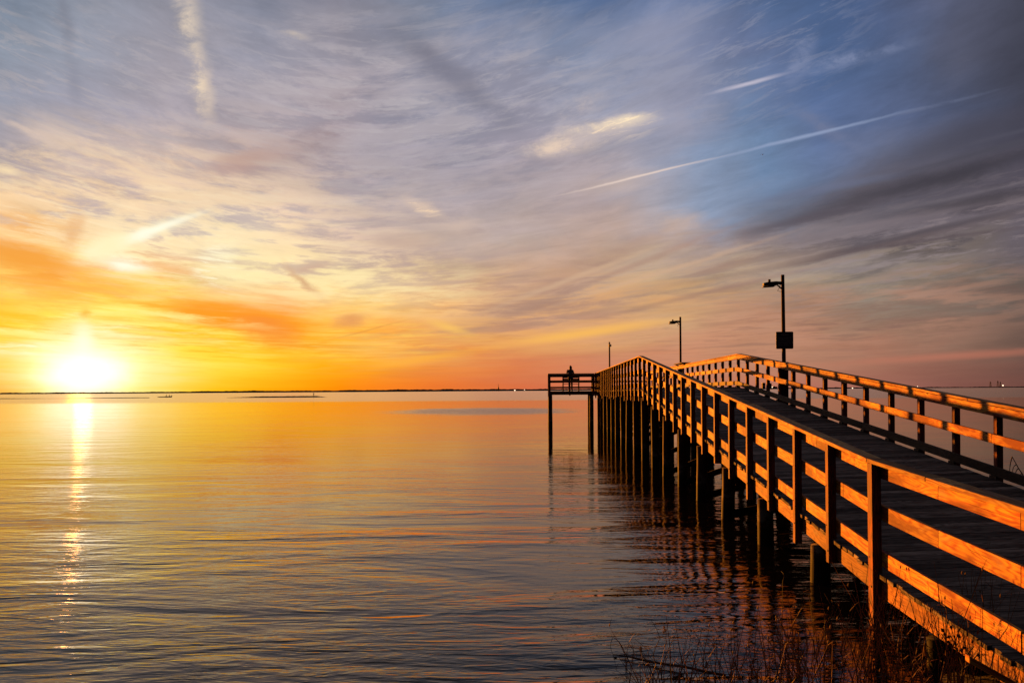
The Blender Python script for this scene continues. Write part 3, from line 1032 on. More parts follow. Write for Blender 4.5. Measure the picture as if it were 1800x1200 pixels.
for s in POSTS_R:
    h = hr(s)
    w = random.choice((0.09, 0.09, 0.115))
    mb = pmb()
    mb.bar((XR + 0.086, s, h - DK - 0.235 - random.choice((0.04, 0.1, 0.16))), (XR + 0.086, s, h - 0.041), (0.09, 0, 0), (0, w, 0))
    mb.build('post', M_POST, pier, bevel=0.004)

# crest and end corner posts are in the series; deck planks ---------
mb = pmb()
s = 2.25
while s < END - 0.02:
    w = 0.135
    zl, zr = hl(s + w / 2) - DK, hr(s + w / 2) - DK
    dl = (hl(s + w) - hl(s)) / 2
    j = random.uniform(-0.003, 0.003)
    xa = BX0 - 0.020 - random.uniform(0.0, 0.035)
    xb = XR + 0.036 + random.uniform(0.0, 0.006)
    # slopes along s handled by tilting each plank
    p0 = Vector((xa, s + w / 2, zl - 0.019 + j))
    p1 = Vector((xb, s + w / 2, zr - 0.019 + j))
    mb.bar(p0, p1, (0, w, dl * 2), (0, 0, 0.038))
    s += w + 0.011
mb.build('deck', M_DECK, pier)
# kerb blocks under the right bottom rail
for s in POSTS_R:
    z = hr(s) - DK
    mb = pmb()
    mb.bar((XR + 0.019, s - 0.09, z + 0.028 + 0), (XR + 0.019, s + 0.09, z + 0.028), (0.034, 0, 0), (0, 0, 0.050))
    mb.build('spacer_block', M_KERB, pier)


# piles, cross beams, stringers -------------------------------------
def pile_mesh(x, s, ztop, r=0.115):
    mb = pmb()
    rnd = random.Random(int(s * 100 + x * 10))
    dxy = (rnd.uniform(-.03, .03), rnd.uniform(-.03, .03))
    pts, rad = [], []
    for k in range(7):
        f = k / 6
        pts.append((x + dxy[0] * (1 - f) + rnd.uniform(-.004, .004), s + dxy[1] * (1 - f), -0.9 + (ztop + 0.9) * f))
        rad.append(r * (1.06 - 0.10 * f) * rnd.uniform(0.98, 1.02))
    mb.tube(pts, rad, 14)
    return mb.build('pile', M_PILE, pier, smooth=True)


PILE_S = [9.85 + 2.4 * k for k in range(17) if 9.85 + 2.4 * k < END]
PILE_S = [6.9] + PILE_S
for s in PILE_S:
    zl, zr = hl(s) - DK - 0.24, hr(s) - DK - 0.24
    pile_mesh(XL + 0.125, s, zl - 0.005)
    pile_mesh(XR - 0.03, s, zr - 0.005)
    if s > 8:
        pile_mesh((XL + XR) / 2 + 0.1, s, (zl + zr) / 2 - 0.20)
for s in PILE_S:
    zl, zr = hl(s) - DK - 0.24, hr(s) - DK - 0.24
    mb = pmb()
    for off in (-0.14, 0.14):
        mb.bar((XL + 0.16, s + off, zl - 0.10), (XR + 0.02, s + off, zr - 0.10), (0, 0.045, 0), (0, 0, 0.19))
    mb.build('cross_beam', M_PILE, pier)
    if zl > 0.75:
        zlo = max(0.12, zl - 1.5)
        for sgn, off in ((0, -0.20), (1, 0.20)):
            mb = pmb()
            za, zb = (zl - 0.22, zlo) if sgn else (zlo, zl - 0.22)
            mb.bar((XL + 0.15, s + off, za), (XR - 0.05, s + off, zb), (0, 0.04, 0), (0, 0, 0.14))
            mb.build('brace', M_PILE, pier)
for xx in (3.9, 4.8, 5.7):
    tb = [(a, lerp_profile(HL, a) + (lerp_profile(HR, a) - lerp_profile(HL, a)) * (xx - XL) / (XR - XL)) for a in (2, 8.15, 27.2, 50.6)]
    run(tb, xx - 0.022, xx + 0.022, [2.3, 5, 8.15, 13, 18, 23, 27.2, 33, 39, 45, END], DK + 0.045, DK + 0.232, 'stringer', M_PILE)

# end platform (reaches out to the left of the pier) -----------------
TX0, TX1, TS0, TS1 = 0.30, XR + 0.05, 50.62, 53.9
ZT = 3.31
ZD = ZT - DK
mb = pmb()
y = TS0 + 0.02
while y < TS1:
    mb.bar((TX0 + 0.03, y + 0.068, ZD - 0.019), (TX1, y + 0.068, ZD - 0.019), (0, 0.135, 0), (0, 0, 0.038))
    y += 0.143
mb.build('platform_deck', M_DECK, pier)
tposts = []
for x in (TX0 + 0.06, XL - 0.06):
    tposts.append((x + (0.02 if x < 1 else 0), TS0 - 0.05, 0.16))
for x in (TX0 + 0.06, 1.75, 3.2, 4.65, TX1 - 0.05):
    tposts.append((x, TS1 + 0.05, 0.09))
tposts += [(TX0 + 0.045, 52.3, 0.09), (TX1 + 0.055, 51.6, 0.09), (TX1 + 0.055, 52.8, 0.09)]
for x, yv, w in tposts:
    mb = pmb()
    mb.bar((x, yv, ZD - 0.30), (x, yv, ZT - 0.041), (w, 0, 0), (0, w * 0.95, 0))
    mb.build('post', M_POST, pier, bevel=0.004)
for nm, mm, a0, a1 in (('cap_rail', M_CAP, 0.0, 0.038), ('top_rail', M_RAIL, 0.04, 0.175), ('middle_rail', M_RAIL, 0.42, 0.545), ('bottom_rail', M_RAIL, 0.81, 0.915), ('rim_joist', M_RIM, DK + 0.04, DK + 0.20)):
    mb = pmb()
    zc, hh = ZT - (a0 + a1) / 2, a1 - a0
    wd = 0.14 if nm == 'cap_rail' else 0.038
    yo = TS0 - 0.05 if nm == 'cap_rail' else TS0 + 0.03
    mb.bar((TX0 + (0 if wd > .1 else .02), yo, zc), (XL - 0.02, yo, zc), (0, wd, 0), (0, 0, hh))
    yo2 = TS1 + 0.05 if nm == 'cap_rail' else TS1 - 0.02
    mb.bar((TX0 + .02, yo2, zc), (TX1 + (.1 if wd > .1 else 0), yo2, zc), (0, wd, 0), (0, 0, hh))
    ya, yb = TS0 + 0.06, TS1 - 0.05
    xo = TX0 + 0.07 if nm == 'cap_rail' else TX0 + 0.12
    mb.bar((xo, ya, zc), (xo, yb, zc), (wd, 0, 0), (0, 0, hh))
    xo = TX1 + 0.04 if nm == 'cap_rail' else TX1 - 0.02
    mb.bar((xo, ya, zc), (xo, yb, zc), (wd, 0, 0), (0, 0, hh))
    mb.build(nm, mm, pier)
for x, yv in ((TX0 + 0.14, TS0 + 0.12), (XL - 0.17, TS0 + 0.12), (TX0 + 0.14, TS1 - 0.2), (XL - 0.12, TS1 - 0.2), (4.8, TS1 - 0.2), (TX1 - 0.15, TS1 - 0.2)):
    pile_mesh(x, yv, ZD - 0.21, 0.13)
mb = pmb()
for yv in (TS0 + 0.12, TS1 - 0.2):
    for o in (-0.16, 0.16):
        mb.bar((TX0 + 0.05, yv + o, ZD - 0.135), (TX1 - 0.05, yv + o, ZD - 0.135), (0, 0.045, 0), (0, 0, 0.18))
mb.build('cross_beam', M_PILE, pier)
# small ledge on the right railing
mb = pmb()
mb.bar((XR + 0.02, 37.0, hr(37) + 0.045), (XR + 0.02, 39.2, hr(39) + 0.045), (0.42, 0, 0), (0, 0, 0.04))
mb.bar((XR + 0.10, 37.2, hr(37) - 0.06), (XR - 0.14, 37.2, hr(37) + 0.02), (0, 0.04, 0), (0, 0, 0.05))
mb.bar((XR + 0.10, 39.0, hr(39) - 0.06), (XR - 0.14, 39.0, hr(39) + 0.02), (0, 0.04, 0), (0, 0, 0.05))
mb.build('rail_shelf', M_DECK, pier)


# ------------------------------------------------------------------ lamp posts
def lamp_post(x, s, ztop, zrail, label, thick=0.19, armdir=(-1, 0), pole_r=0.052, arm=0.40, lean=0.0):
    w = rotp @ Vector((x, s, 0))
    t = empty('lamp_post', (w.x, w.y, 0), -PA)
    tag(t, label, 'lamp post', 'lamp posts along the pier')
    ax, ay = armdir
    if thick:
        mb = MB(); mb.bar((0, 0, -0.8), (0, 0, zrail), (thick, 0, 0), (0, thick, 0)); mb.build('base_timber', M_PILE, t, bevel=0.006)
    mb = MB(); mb.tube([(0.0, 0, zrail - 0.9), (0, 0, zrail), (-lean, 0, ztop)], [pole_r * 1.05, pole_r * 1.05, pole_r * 0.92], 12)
    mb.build('pole', M_POLE, t, smooth=False)
    za = ztop - 0.23
    mb = MB()
    mb.tube([(-lean, 0, za), (ax * arm * .45 - lean, ay * arm * .45, za + 0.015), (ax * arm - lean, ay * arm, za - 0.005)], [0.046, 0.044, 0.042], 8)
    mb.tube([(-lean + ax * 0.02, ay * 0.02, za - 0.16), (ax * 0.2 - lean, ay * 0.2, za)], 0.02, 6)
    mb.build('arm', M_METAL, t)
    hx, hy = ax * arm - lean, ay * arm
    mb = MB()
    # luminaire: flattened tapered body with a sloping lens below
    sx = Vector((ax, ay, 0)); sy = Vector((-ay, ax, 0))
    def P(a, b, z): return Vector((hx, hy, za)) + sx * a + sy * b + Vector((0, 0, z))
    b0 = [P(-.22, -.07, .03), P(-.22, .07, .03), P(-.22, .07, -.06), P(-.22, -.07, -.06)]
    b1 = [P(.0, -.10, .035), P(.0, .10, .035), P(.0, .10, -.075), P(.0, -.10, -.075)]
    b2 = [P(.13, -.07, .005), P(.13, .07, .005), P(.13, .07, -.06), P(.13, -.07, -.06)]
    for A, B in ((b0, b1), (b1, b2)):
        for k in range(4):
            mb.poly([A[k], A[(k + 1) % 4], B[(k + 1) % 4], B[k]])
    mb.poly(b0); mb.poly(b2)
    hd = mb.build('lamp_head', M_METAL, t)
    mb = MB()
    mb.bar(P(-.16, 0, -.085), P(.15, 0, -.10), sy * 0.17, (0, 0, 0.02))
    mb.build('lens', M_METAL, t)
    mb = MB(); mb.tube([P(-.04, 0, .03), P(-.04, 0, .11)], 0.035, 8); mb.build('photocell', M_METAL, t)
    mb = MB()
    mb.tube([P(-arm * .82, .03, -.03), P(-arm * .76, .03, -.12), P(-arm * .62, .03, -.21), P(-arm * .80, .03, -.23), P(-arm + .02, .03, -.22)], 0.007, 5)
    mb.build('cable', M_METAL, t)
    return t


p1 = at(1375.5, 483, 22.45)
lamp_post(XR + 0.20, 22.72, p1.z, hr(22.7) - 0.02, 'nearest lamp post, on the thick timber with the sign', lean=0.02)
lamp_post(XR + 0.20, 39.6, at(1197.5, 557, 39.35).z, hr(39) + 0.0, 'second lamp post beyond the crest of the right railing', lean=0.0, thick=0.16)
p3 = at(1071.5, 602, 53.9)
l3 = rotp.inverted() @ Vector((p3.x, p3.y, 0))
lamp_post(l3.x, l3.y + 0.15, p3.z + 0.05, 3.3, 'farthest and smallest lamp post, its arm pointing along the pier', armdir=(0, -1), thick=0.0)

# sign on the nearest lamp post --------------------------------------
M_SIGN = plain('sign_face', (64, 46, 46), 0.5, 0.2, 0.15, 6.0)
M_SIGNL = plain('sign_letter', (150, 120, 116), 0.6)
sp = rotp @ Vector((XR + 0.20, 22.72 - 0.075, 0))
zc = at(1378, 598, 22.4).z
sg = empty('sign', (sp.x, sp.y, zc), -PA)
tag(sg, 'square dark notice sign with rounded corners on the nearest lamp post', 'sign')
pl_ = []
hw2, rc = 0.235, 0.03
for cx, cz, a0 in ((hw2 - rc, hw2 - rc, 0), (-hw2 + rc, hw2 - rc, 90), (-hw2 + rc, -hw2 + rc, 180), (hw2 - rc, -hw2 + rc, 270)):
    for k in range(5):
        a = R(a0 + 22.5 * k)
        pl_.append((cx + rc * math.cos(a), cz + rc * math.sin(a)))
mb = MB()
mb.poly([(x, -0.006, z) for x, z in pl_])
mb.poly([(x, 0.0, z) for x, z in reversed(pl_)])
for k in range(len(pl_)):
    a, b = pl_[k], pl_[(k + 1) % len(pl_)]
    mb.poly([(a[0], -0.006, a[1]), (a[0], 0, a[1]), (b[0], 0, b[1]), (b[0], -0.006, b[1])])
mb.build('panel', M_SIGN, sg)
mb = MB()
rr2 = random.Random(4)
for k, (z, hgt, x0, x1) in enumerate(((0.15, .045, -.10, .10), (0.07, .022, -.17, .17), (0.02, .022, -.16, .17), (-.03, .022, -.17, .15), (-.08, .022, -.16, .16), (-.13, .022, -.17, .12))):
    x = x0
    while x < x1:
        w = rr2.uniform(.012, .035) * (1.4 if hgt > .03 else 1)
        mb.box(x, min(x + w, x1), -0.009, -0.0065, z - hgt / 2, z + hgt / 2)
        x += w + 0.012
mb.build('lettering', M_SIGNL, sg)
mb = MB()
for z in (.17, -.17):
    mb.tube([(0, -0.012, z), (0, 0.03, z)], 0.01, 6)
mb.build('bolt', M_METAL, sg)


# ------------------------------------------------------------------ bench and person on the end platform
def pworld(x, s, z):
    v = rotp @ Vector((x, s, 0))
    return Vector((v.x, v.y, z))


bc = pworld(1.78, 52.5, ZD)
bench = empty('bench', bc, -PA)
tag(bench, 'small wooden bench on the end platform with its back to the shore', 'bench')
M_BENCH = wood('bench_wood', (118, 84, 64), (80, 54, 42))
mb = MB()
for z in (0.56, 0.70, 0.84):
    mb.bar((-0.55, -0.03 + (z - .56) * -.1, z + .05), (0.55, -0.03 + (z - .56) * -.1, z + .05), (0, .03, 0), (0, 0, .115))
mb.build('backrest', M_BENCH, bench)
mb = MB()
for yv in (0.07, 0.20, 0.33):
    mb.bar((-0.55, yv, 0.45), (0.55, yv, 0.45), (0, .12, 0), (0, 0, .035))
mb.build('seat', M_BENCH, bench)
for sx in (-0.5, 0.5):
    mb = MB(); mb.bar((sx, 0.03, 0.0), (sx, -0.005, 0.97), (.07, 0, 0), (0, .05, 0)); mb.build('leg', M_BENCH, bench)
    mb = MB(); mb.bar((sx, 0.36, 0.0), (sx, 0.36, 0.43), (.07, 0, 0), (0, .05, 0)); mb.build('leg', M_BENCH, bench)
    mb = MB(); mb.bar((sx, -0.03, 0.64), (sx, 0.40, 0.64), (.06, 0, 0), (0, 0, .035)); mb.build('armrest', M_BENCH, bench)


def skinned(name, pts, edges, m, parent, sub=2):
    me = bpy.data.meshes.new(name)
    me.from_pydata([p[:3] for p in pts], edges, [])
    o = bpy.data.objects.new(name, me)
    COL.objects.link(o)
    o.parent = parent
    sk = o.modifiers.new('skin', 'SKIN')
    sk.use_smooth_shade = True
    me.skin_vertices  # created by the modifier below
    if not me.skin_vertices:
        bmx = bmesh.new(); bmx.from_mesh(me); bmx.verts.layers.skin.verify(); bmx.to_mesh(me); bmx.free()
    for i, p in enumerate(pts):
        rx = p[3]
        ry = p[4] if len(p) > 4 else rx
        me.skin_vertices[0].data[i].radius = (rx, ry)
        me.skin_vertices[0].data[i].use_root = (i == 0)
    sb = o.modifiers.new('sub', 'SUBSURF')
    sb.levels = sub
    sb.render_levels = sub
    me.materials.append(m)
    return o


M_JEANS = plain('dark_jeans', (34, 36, 52), 0.9)
M_JACKET = plain('grey_jacket', (84, 82, 92), 0.9)
M_HAIR = plain('brown_hair', (58, 36, 26), 0.6)
M_SKIN = plain('skin', (176, 128, 104), 0.6)
M_SHOE = plain('dark_shoe', (24, 22, 24), 0.7)


def person(loc, rz, H, label, group=None, parentless=True, arm_raised=True):
    """standing figure facing local +Y; H is full height"""
    k = H / 1.70
    t = empty('person', loc, rz)
    tag(t, label, 'person', group)
    pts = [(0, 0, .93, .145, .10), (0, .0, 1.08, .165, .12), (0, 0, 1.25, .185, .12), (0, -.005, 1.38, .17, .10), (0, .0, 1.45, .055, .055), (0, .01, 1.52, .05, .052),
           (-.085, 0, .86, .088), (-.09, .015, .50, .058), (-.09, -.01, .27, .055), (-.09, -.03, .09, .040), (-.10, .08, .04, .038, .03), (-.105, .15, .03, .03, .022),
           (.085, 0, .86, .088), (.085, .02, .50, .058), (.085, -.005, .27, .055), (.085, -.03, .09, .040), (.10, .08, .04, .038, .03), (.11, .15, .03, .03, .022),
           (-.15, 0, 1.37, .056), (.15, 0, 1.37, .056)]
    e = [(0, 1), (1, 2), (2, 3), (3, 4), (4, 5), (0, 6), (6, 7), (7, 8), (8, 9), (9, 10), (10, 11), (0, 12), (12, 13), (13, 14), (14, 15), (15, 16), (16, 17), (3, 18), (3, 19)]
    if arm_raised:   # hand lifted beside the face on the left, other arm bent forward on the rail
        pts += [(-.23, .07, 1.17, .045), (-.20, .17, 1.33, .036), (-.165, .17, 1.44, .026, .018)]
        e += [(18, 20), (20, 21), (21, 22)]
        pts += [(.24, .03, 1.14, .045), (.19, .20, 1.02, .036), (.13, .27, 1.02, .026, .018)]
        e += [(19, 23), (23, 24), (24, 25)]
    else:
        pts += [(-.23, .0, 1.13, .045), (-.25, .06, .90, .034), (-.25, .09, .82, .024)]
        e += [(18, 20), (20, 21), (21, 22)]
        pts += [(.23, .0, 1.13, .045), (.25, .06, .90, .034), (.25, .09, .82, .024)]
        e += [(19, 23), (23, 24), (24, 25)]
    pts = [tuple(c * k for c in p) for p in pts]
    skinned('body', pts, e, M_JACKET, t)
    # trousers over the legs
    tp = [(0, 0, .95, .148, .108), (-.085, 0, .86, .096), (-.09, .015, .50, .067), (-.09, -.01, .27, .064), (-.09, -.025, .12, .058),
          (.085, 0, .86, .096), (.085, .02, .50, .067), (.085, -.005, .27, .064), (.085, -.025, .12, .058)]
    tp = [tuple(c * k for c in p) for p in tp]
    skinned('trousers', tp, [(0, 1), (1, 2), (2, 3), (3, 4), (0, 5), (5, 6), (6, 7), (7, 8)], M_JEANS, t)
    # head with face
    me = bpy.data.meshes.new('head')
    bm = bmesh.new()
    bmesh.ops.create_uvsphere(bm, u_segments=18, v_segments=14, radius=1.0)
    for v in bm.verts:
        x, y, z = v.co
        jaw = 1.0 - 0.28 * max(0, -z)
        nose = 0.16 * math.exp(-((x / .16) ** 2 + ((z + .15) / .22) ** 2)) if y > 0 else 0
        v.co = Vector((x * .074 * jaw, (y * jaw + nose) * .092, z * .112)) * k + Vector((0, .02, 1.60)) * k
    bm.to_mesh(me); bm.free()
    me.polygons.foreach_set('use_smooth', [True] * len(me.polygons))
    me.materials.append(M_SKIN)
    o = bpy.data.objects.new('head', me); COL.objects.link(o); o.parent = t
    mbf = MB()
    for sx in (-.03, .03):
        mbf.tube([(sx * k - .006 * k, .107 * k, 1.61 * k), (sx * k + .006 * k, .107 * k, 1.61 * k)], .009 * k, 6)
    mbf.tube([(-.02 * k, .098 * k, 1.545 * k), (.02 * k, .098 * k, 1.545 * k)], .005 * k, 5)
    mbf.build('face', M_HAIR, o)
    # hair: cap plus length down the back
    skinned('hair', [tuple(c * k for c in p) for p in ((0, .005, 1.665, .098, .105), (0, -.03, 1.57, .105, .085), (0, -.06, 1.46, .105, .06), (0, -.095, 1.36, .075, .035), (0, -.10, 1.28, .05, .022))],
            [(0, 1), (1, 2), (2, 3), (3, 4)], M_HAIR, t, 2)
    # shoes
    for sx in (-1, 1):
        mbf = MB()
        mbf.tube([(sx * .09 * k, -.07 * k, .045 * k), (sx * .098 * k, .05 * k, .045 * k), (sx * .108 * k, .18 * k, .03 * k)], [.045 * k, .046 * k, .028 * k], 8)
        mbf.build('shoe', M_SHOE, t, smooth=True)
    return t


person(pworld(1.72, 51.35, ZD), R(8), 1.60, 'person with long hair and jacket standing at the end platform rail', arm_raised=True)
pb = at(551.5, 696, 331)
person((pb.x, 331, 0.46), R(160), 1.45, 'tiny dark person standing on the distant sandbar', arm_raised=False)

# ------------------------------------------------------------------ skiff with two seated people
sk_d = 392.0
sx0 = at(289, 697, sk_d)
skiff = empty('skiff', (sx0.x, sk_d, 0.0), R(3))
tag(skiff, 'low dark skiff lying on the water left of the sandbar', 'boat')
mb = MB()
secs = [(-3.6, .05, .32, .34), (-2.6, .45, .05, .34), (-1.0, .75, -.05, .36), (1.0, .80, -.08, .42), (3.0, .72, -.05, .50), (3.3, .70, .0, .52)]
rings = []
for x, w, zb_, zt in secs:
    rings.append([(x, -w, zt), (x, -w * .72, zb_), (x, w * .72, zb_), (x, w, zt), (x, w * .86, zt - .01), (x, w * .6, zb_ + .06), (x, -w * .6, zb_ + .06), (x, -w * .86, zt - .01)])
for A, B in zip(rings[:-1], rings[1:]):
    for k in range(8):
        mb.poly([A[k], A[(k + 1) % 8], B[(k + 1) % 8], B[k]])
mb.poly(rings[0]); mb.poly(rings[-1][::-1])
M_HULL = plain('hull_paint', (44, 34, 30), 0.5)
mb.build('hull', M_HULL, skiff)
mb = MB(); mb.box(2.2, 2.6, -.6, .6, .38, .42); mb.box(0.8, 1.15, -.62, .62, .34, .38); mb.build('seat', M_HULL, skiff)
mb = MB(); mb.box(3.32, 3.6, -.14, .14, .42, .95); mb.tube([(3.45, 0, .45), (3.5, 0, -.4)], .06, 6); mb.tube([(3.3, 0, .8), (2.9, .1, .85)], .025, 5); mb.build('outboard_motor', M_METAL, skiff)


def sitter(lx, label, jacket):
    w = skiff.matrix_basis @ Vector((lx, 0, .40))
    t = empty('person', w, R(3))
    tag(t, label, 'person', 'people seated in the skiff')
    pts = [(0, 0, .10, .15, .13), (0, 0, .28, .14, .11), (-.02, 0, .48, .17, .12), (-.03, 0, .60, .06), (-.03, 0, .70, .05),
           (-.40, -.12, .12, .08), (-.44, -.12, -.28, .055), (-.55, -.12, -.31, .04), (-.40, .12, .12, .08), (-.44, .12, -.28, .055), (-.55, .12, -.31, .04),
           (-.02, -.21, .52, .06), (-.12, -.26, .28, .045), (-.33, -.20, .20, .035), (-.02, .21, .52, .06), (-.12, .26, .28, .045), (-.33, .20, .20, .035)]
    skinned('body', pts, [(0, 1), (1, 2), (2, 3), (3, 4), (0, 5), (5, 6), (6, 7), (0, 8), (8, 9), (9, 10), (2, 11), (11, 12), (12, 13), (2, 14), (14, 15), (15, 16)], jacket, t, 1)
    mbh = MB(); mbh.tube([(-.03, 0, .66), (-.04, 0, .72), (-.03, 0, .83), (-.02, 0, .91)], [.06, .09, .095, .05], 10); mbh.build('head', M_SKIN, t, smooth=True)
    mbh = MB(); mbh.tube([(.0, 0, .79), (-.01, 0, .88), (-.01, 0, .94)], [.105, .10, .05], 10); mbh.build('hair', M_HAIR, t, smooth=True)


sitter(2.45, 'seated person nearest the motor of the skiff', M_JEANS)
sitter(1.0, 'seated person in the middle of the skiff', M_JACKET)

# ------------------------------------------------------------------ bird
bp_ = at(1340.5, 272, 60)
mb = MB()
mb.tube([(-.09, 0, 0), (-.03, 0, .01), (.05, 0, .005), (.11, 0, 0)], [.008, .026, .022, .004], 8)
for s_ in (-1, 1):
    mb.poly([(-.03, 0, .015), (.04, 0, .015), (.0, s_ * .09, .05), (-.03, s_ * .09, .05)])
    mb.poly([(.0, s_ * .09, .05), (-.03, s_ * .09, .05), (-.01, s_ * .20, -.02)])
M_BIRD = plain('bird_feathers', (30, 30, 38), 0.8)
bird = mb.build('bird', M_BIRD)
bird.location = bp_
bird.rotation_euler = (0, 0, R(60))
tag(bird, 'tiny dark bird flying below the long vapour trail', 'bird')

# ------------------------------------------------------------------ marsh plants
M_REED = plain('dry_reed', (196, 126, 72), 0.7, 0, 0.95, 9.0)
M_STEM = plain('dark_stem', (58, 38, 28), 0.75, 0, 0.6, 20.0)
M_SEED = plain('seed_head', (196, 150, 110), 0.9, 0, 0.5, 60.0)


def curve_pts(p0, p1, bend, n=7, rnd=random):
    p0, p1 = Vector(p0), Vector(p1)
    return [p0 + (p1 - p0) * (k / n) + Vector(bend) * math.sin(math.pi * k / n * 0.5) ** 2 * (k / n) for k in range(n + 1)]


def grass_mass():
    rnd = random.Random(21)
    mb = MB()
    for i in range(420):
        # denser to the right, thinning out to the left edge of the clump
        u = rnd.random() ** 0.75
        px = 1090 + u * 660
        Y = rnd.uniform(5.6, 7.6) if px > 1350 else rnd.uniform(5.8, 6.9)
        X = (px - 900) / F * Y
        k = (px - 1090) / 660
        hgt = rnd.uniform(0.15, 0.50) * (0.75 + 0.5 * k) * (1.3 if rnd.random() < 0.15 else 1)
        hgt *= 1.25
        if px > 1480: hgt *= 1.15
        z0 = max(-0.05, bank_h(X, Y) - 0.02)
        tilt = rnd.gauss(0.02, 0.22)
        tilty = rnd.gauss(0, 0.15)
        p0 = (X, Y, z0)
        p1 = (X + hgt * tilt, Y + hgt * tilty, z0 + hgt)
        b = (rnd.gauss(0, 0.07), rnd.gauss(0, .05), -abs(rnd.gauss(0, .05)))
        pts = curve_pts(p0, p1, b, 5)
        r0 = rnd.uniform(0.0028, 0.0058)
        mb.tube(pts, [r0 * (1 - 0.7 * q / 5) for q in range(6)], 4, cap=False)
        if rnd.random() < 0.35:
            for q in range(rnd.randint(1, 4)):
                a = pts[rnd.randint(2, 5)]
                d = Vector((rnd.uniform(-.07, .07), rnd.uniform(-.04, .04), rnd.uniform(.02, .09)))
                mb.tube([a, a + d * .6 + Vector((0, 0, .01)), a + d], [.0016, .0012, .0006], 3, cap=False)
        if rnd.random() < 0.10:
            a = pts[-1]
            mb.tube([a, a + Vector((0, 0, .012)), a + Vector((.002, 0, .028))], [.003, .007, .002], 5)
    o = mb.build('marsh_grass', M_REED)
    tag(o, kind='stuff')


grass_mass()


def reed(name, stems, label, cat, m=M_STEM, group=None, heads=()):
    """stems: list of (list of photo points, depth, radius) ; the first stem's foot is the plant's base"""
    first = stems[0]
    b = at(first[0][0][0], first[0][0][1], first[1])
    t = empty(name, b)
    tag(t, label, cat, group)
    mb = MB(off=b)
    for pts, Y, r in stems:
        P = [at(p[0], p[1], Y + 0.06 * math.sin(i * 1.7 + len(pts))) for i, p in enumerate(pts)]
        # smooth subdivision
        Q = []
        for i in range(len(P) - 1):
            a, b_, c, d = P[max(i - 1, 0)], P[i], P[i + 1], P[min(i + 2, len(P) - 1)]
            for k in range(4):
                u = k / 4
                Q.append(0.5 * ((2 * b_) + (c - a) * u + (2 * a - 5 * b_ + 4 * c - d) * u * u + (3 * b_ - a - 3 * c + d) * u ** 3))
        Q.append(P[-1])
        mb.tube(Q, [r * (1 - 0.65 * k / len(Q)) for k in range(len(Q))], 5)
    mb.build('stem', m, t)
    for (hx, hy, Y, hr_, hl_) in heads:
        c = at(hx, hy, Y)
        mh = MB(off=b)
        rnd = random.Random(int(hx))
        for q in range(14):
            a = c + Vector((rnd.gauss(0, hr_ * .5), rnd.gauss(0, hr_ * .5), rnd.uniform(-hl_, hl_)))
            mh.tube([a, a + Vector((rnd.gauss(0, .004), 0, hr_ * .5)), a + Vector((0, 0, hr_))], [hr_ * .15, hr_ * .35, hr_ * .08], 5)
        mh.build('seed_head', M_SEED if hx < 1400 else m, t)
    return t


reed('reed', [([(1128, 1212), (1105, 1160), (1090, 1130), (1077, 1119)], 6.35, .0042), ([(1077, 1120), (1073, 1135), (1079, 1155), (1084, 1177)], 6.33, .0022)],
     'dark bent reed leaning left with a drooping seedy tip, leftmost plant', 'reed')
reed('reed', [([(1163, 1212), (1152, 1165), (1149, 1148), (1158, 1125), (1160, 1122), (1154, 1105), (1145, 1090)], 6.35, .0042),
              ([(1149, 1150), (1143, 1140), (1134, 1137)], 6.35, .002), ([(1152, 1165), (1140, 1150), (1137, 1140), (1116, 1121), (1128, 1114), (1135, 1112)], 6.36, .0025)],
     'curling forked stem left of the pale seed head', 'reed')
reed('reed', [([(1182, 1212), (1178, 1160), (1172, 1130), (1169, 1116)], 6.4, .0032)], 'thin stem topped by a pale lit seed head', 'reed',
     heads=[(1168.5, 1107, 6.4, .016, .028)])
reed('reed', [([(1140, 1212), (1132, 1170), (1127, 1145), (1126, 1135)], 6.4, .0036), ([(1127, 1150), (1124, 1142), (1125, 1137)], 6.4, .002)],
     'short stem with a dark bud between the bent reed and the forked stem', 'reed', heads=[(1126.5, 1142, 6.4, .012, .02)])
reed('reed', [([(1500, 1175), (1490, 1130), (1478, 1100), (1463, 1068), (1449, 1042)], 7.3, .0048)], 'tall bare stem leaning left in front of the dark piles', 'reed')
reed('reed', [([(1375, 1125), (1375, 1070), (1376, 1018)], 7.6, .0045), ([(1376, 1022), (1378, 1010), (1373, 1003)], 7.6, .003)], 'upright lit reed rising from the orange reflections', 'reed')
reed('reed', [([(1452, 1180), (1450, 1120), (1450, 1075)], 7.2, .004)], 'short upright reed right of the leaning bare stem foot', 'reed')
reed('reed', [([(1432, 1180), (1430, 1110), (1424, 1060), (1421, 1045)], 7.25, .0042)], 'slender reed curving in front of the inner lit pile', 'reed')
# reeds in front of the lower boards
rb = random.Random(8)
descr = ['thin reed crossing the lit rim board, closest to the big post', 'thin reed crossing the rim board left of the leafy weed', 'reed with a curled tip crossing the lowest rail',
         'tall reed crossing the bottom rail near the right corner', 'bent reed low over the dark bank', 'reed in the middle of the lit rim board']
specs = [([(1575, 1170), (1580, 1120), (1592, 1075), (1601, 1050)], 6.9), ([(1620, 1175), (1625, 1130), (1632, 1095), (1630, 1060)], 6.6),
         ([(1652, 1200), (1662, 1150), (1664, 1100), (1663, 1070), (1656, 1062), (1646, 1064)], 6.2), ([(1690, 1210), (1700, 1150), (1702, 1100), (1700, 1088)], 6.0),
         ([(1605, 1190), (1622, 1168), (1648, 1158), (1655, 1162)], 6.1), ([(1600, 1200), (1612, 1140), (1622, 1100), (1626, 1078)], 6.5)]
for d_, (pts, Y) in zip(descr, specs):
    reed('reed', [(pts, Y, .0042)], d_, 'reed', M_REED)

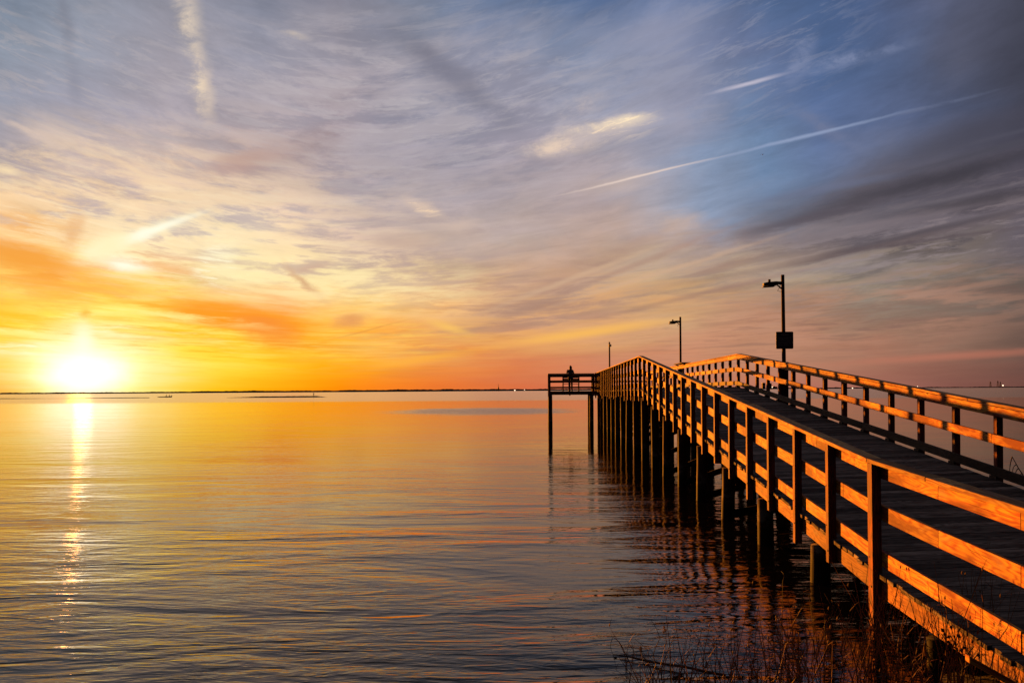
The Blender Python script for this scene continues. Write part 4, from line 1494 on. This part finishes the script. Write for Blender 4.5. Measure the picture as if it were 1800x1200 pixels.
# leafy weed in front of the rim board
wb = at(1690, 1205, 5.7)
weed = empty('weed', wb)
tag(weed, 'dark leafy weed with broad dry leaves in front of the lit rim board', 'weed')
mb = MB(off=wb)
for pts in ([(1690, 1210), (1692, 1170), (1682, 1140), (1672, 1118)], [(1692, 1175), (1700, 1150), (1712, 1135)], [(1682, 1140), (1665, 1128), (1655, 1113)], [(1690, 1180), (1705, 1165), (1718, 1150), (1738, 1150)]):
    P = [at(a, b, 5.7) for a, b in pts]
    mb.tube(P, [.006, .005, .004, .0025][:len(P)], 5)
mb.build('stem', M_STEM, weed)
for i in range(26):
    mb = MB(off=wb)
    c = at(rb.uniform(1655, 1725), rb.uniform(1105, 1165), 5.7 + rb.uniform(-.08, .08))
    a, l = rb.uniform(0, 6.28), rb.uniform(.02, .05)
    d = Vector((math.cos(a), rb.uniform(-.4, .4), math.sin(a))) * l
    n_ = Vector((-math.sin(a), rb.uniform(-.4, .4), math.cos(a))) * l * .32
    mb.poly([c, c + d * .5 + n_, c + d, c + d * .5 - n_])
    mb.build('leaf', M_STEM, weed)

# drowned branch lying on the water, loose board on the bank
ba = at(1078, 1152, depth_at_water(1078, 1152))
bb = at(1275, 1188, depth_at_water(1275, 1188) * 0.985)
br = MB(off=ba)
pts = [ba + (bb - ba) * (k / 6) + Vector((0, 0, .012 + .006 * math.sin(k * 2))) for k in range(7)]
br.tube(pts, [.004, .008, .010, .011, .011, .012, .012], 7)
br.tube([pts[2], pts[2] + Vector((-.05, .10, .02)), pts[2] + Vector((-.12, .16, .01))], [.005, .004, .002], 5)
o = br.build('branch', M_STEM)
o.location = ba
tag(o, 'long dark branch afloat across the feet of the left reeds', 'branch')

pa, pb2 = at(1700, 1156, 5.25), at(1800, 1212, 5.0)
mbp2 = MB(off=pa)
mbp2.bar(pa, pb2 + (pb2 - pa) * .4, (0, 0.05, 0), (0, 0, 0.045))
o = mbp2.build('plank', M_RAIL, bevel=0.003)
o.location = pa
tag(o, 'loose sunlit plank slanting beside the rim board at the bottom right', 'plank')

# reed seen beyond the right railing
yb = 11.4
reed('reed', [([(1812, 868), (1800, 838), (1790, 822), (1779, 802)], yb, .011), ([(1779, 803), (1776, 815), (1774, 833)], yb, .009), ([(1786, 816), (1781, 822), (1779, 838)], yb, .007),
              ([(1790, 823), (1786, 828), (1784, 840)], yb, .008), ([(1796, 832), (1790, 836), (1784, 842)], yb, .006)],
     'dark reed with drooping branches beyond the right railing', 'reed')
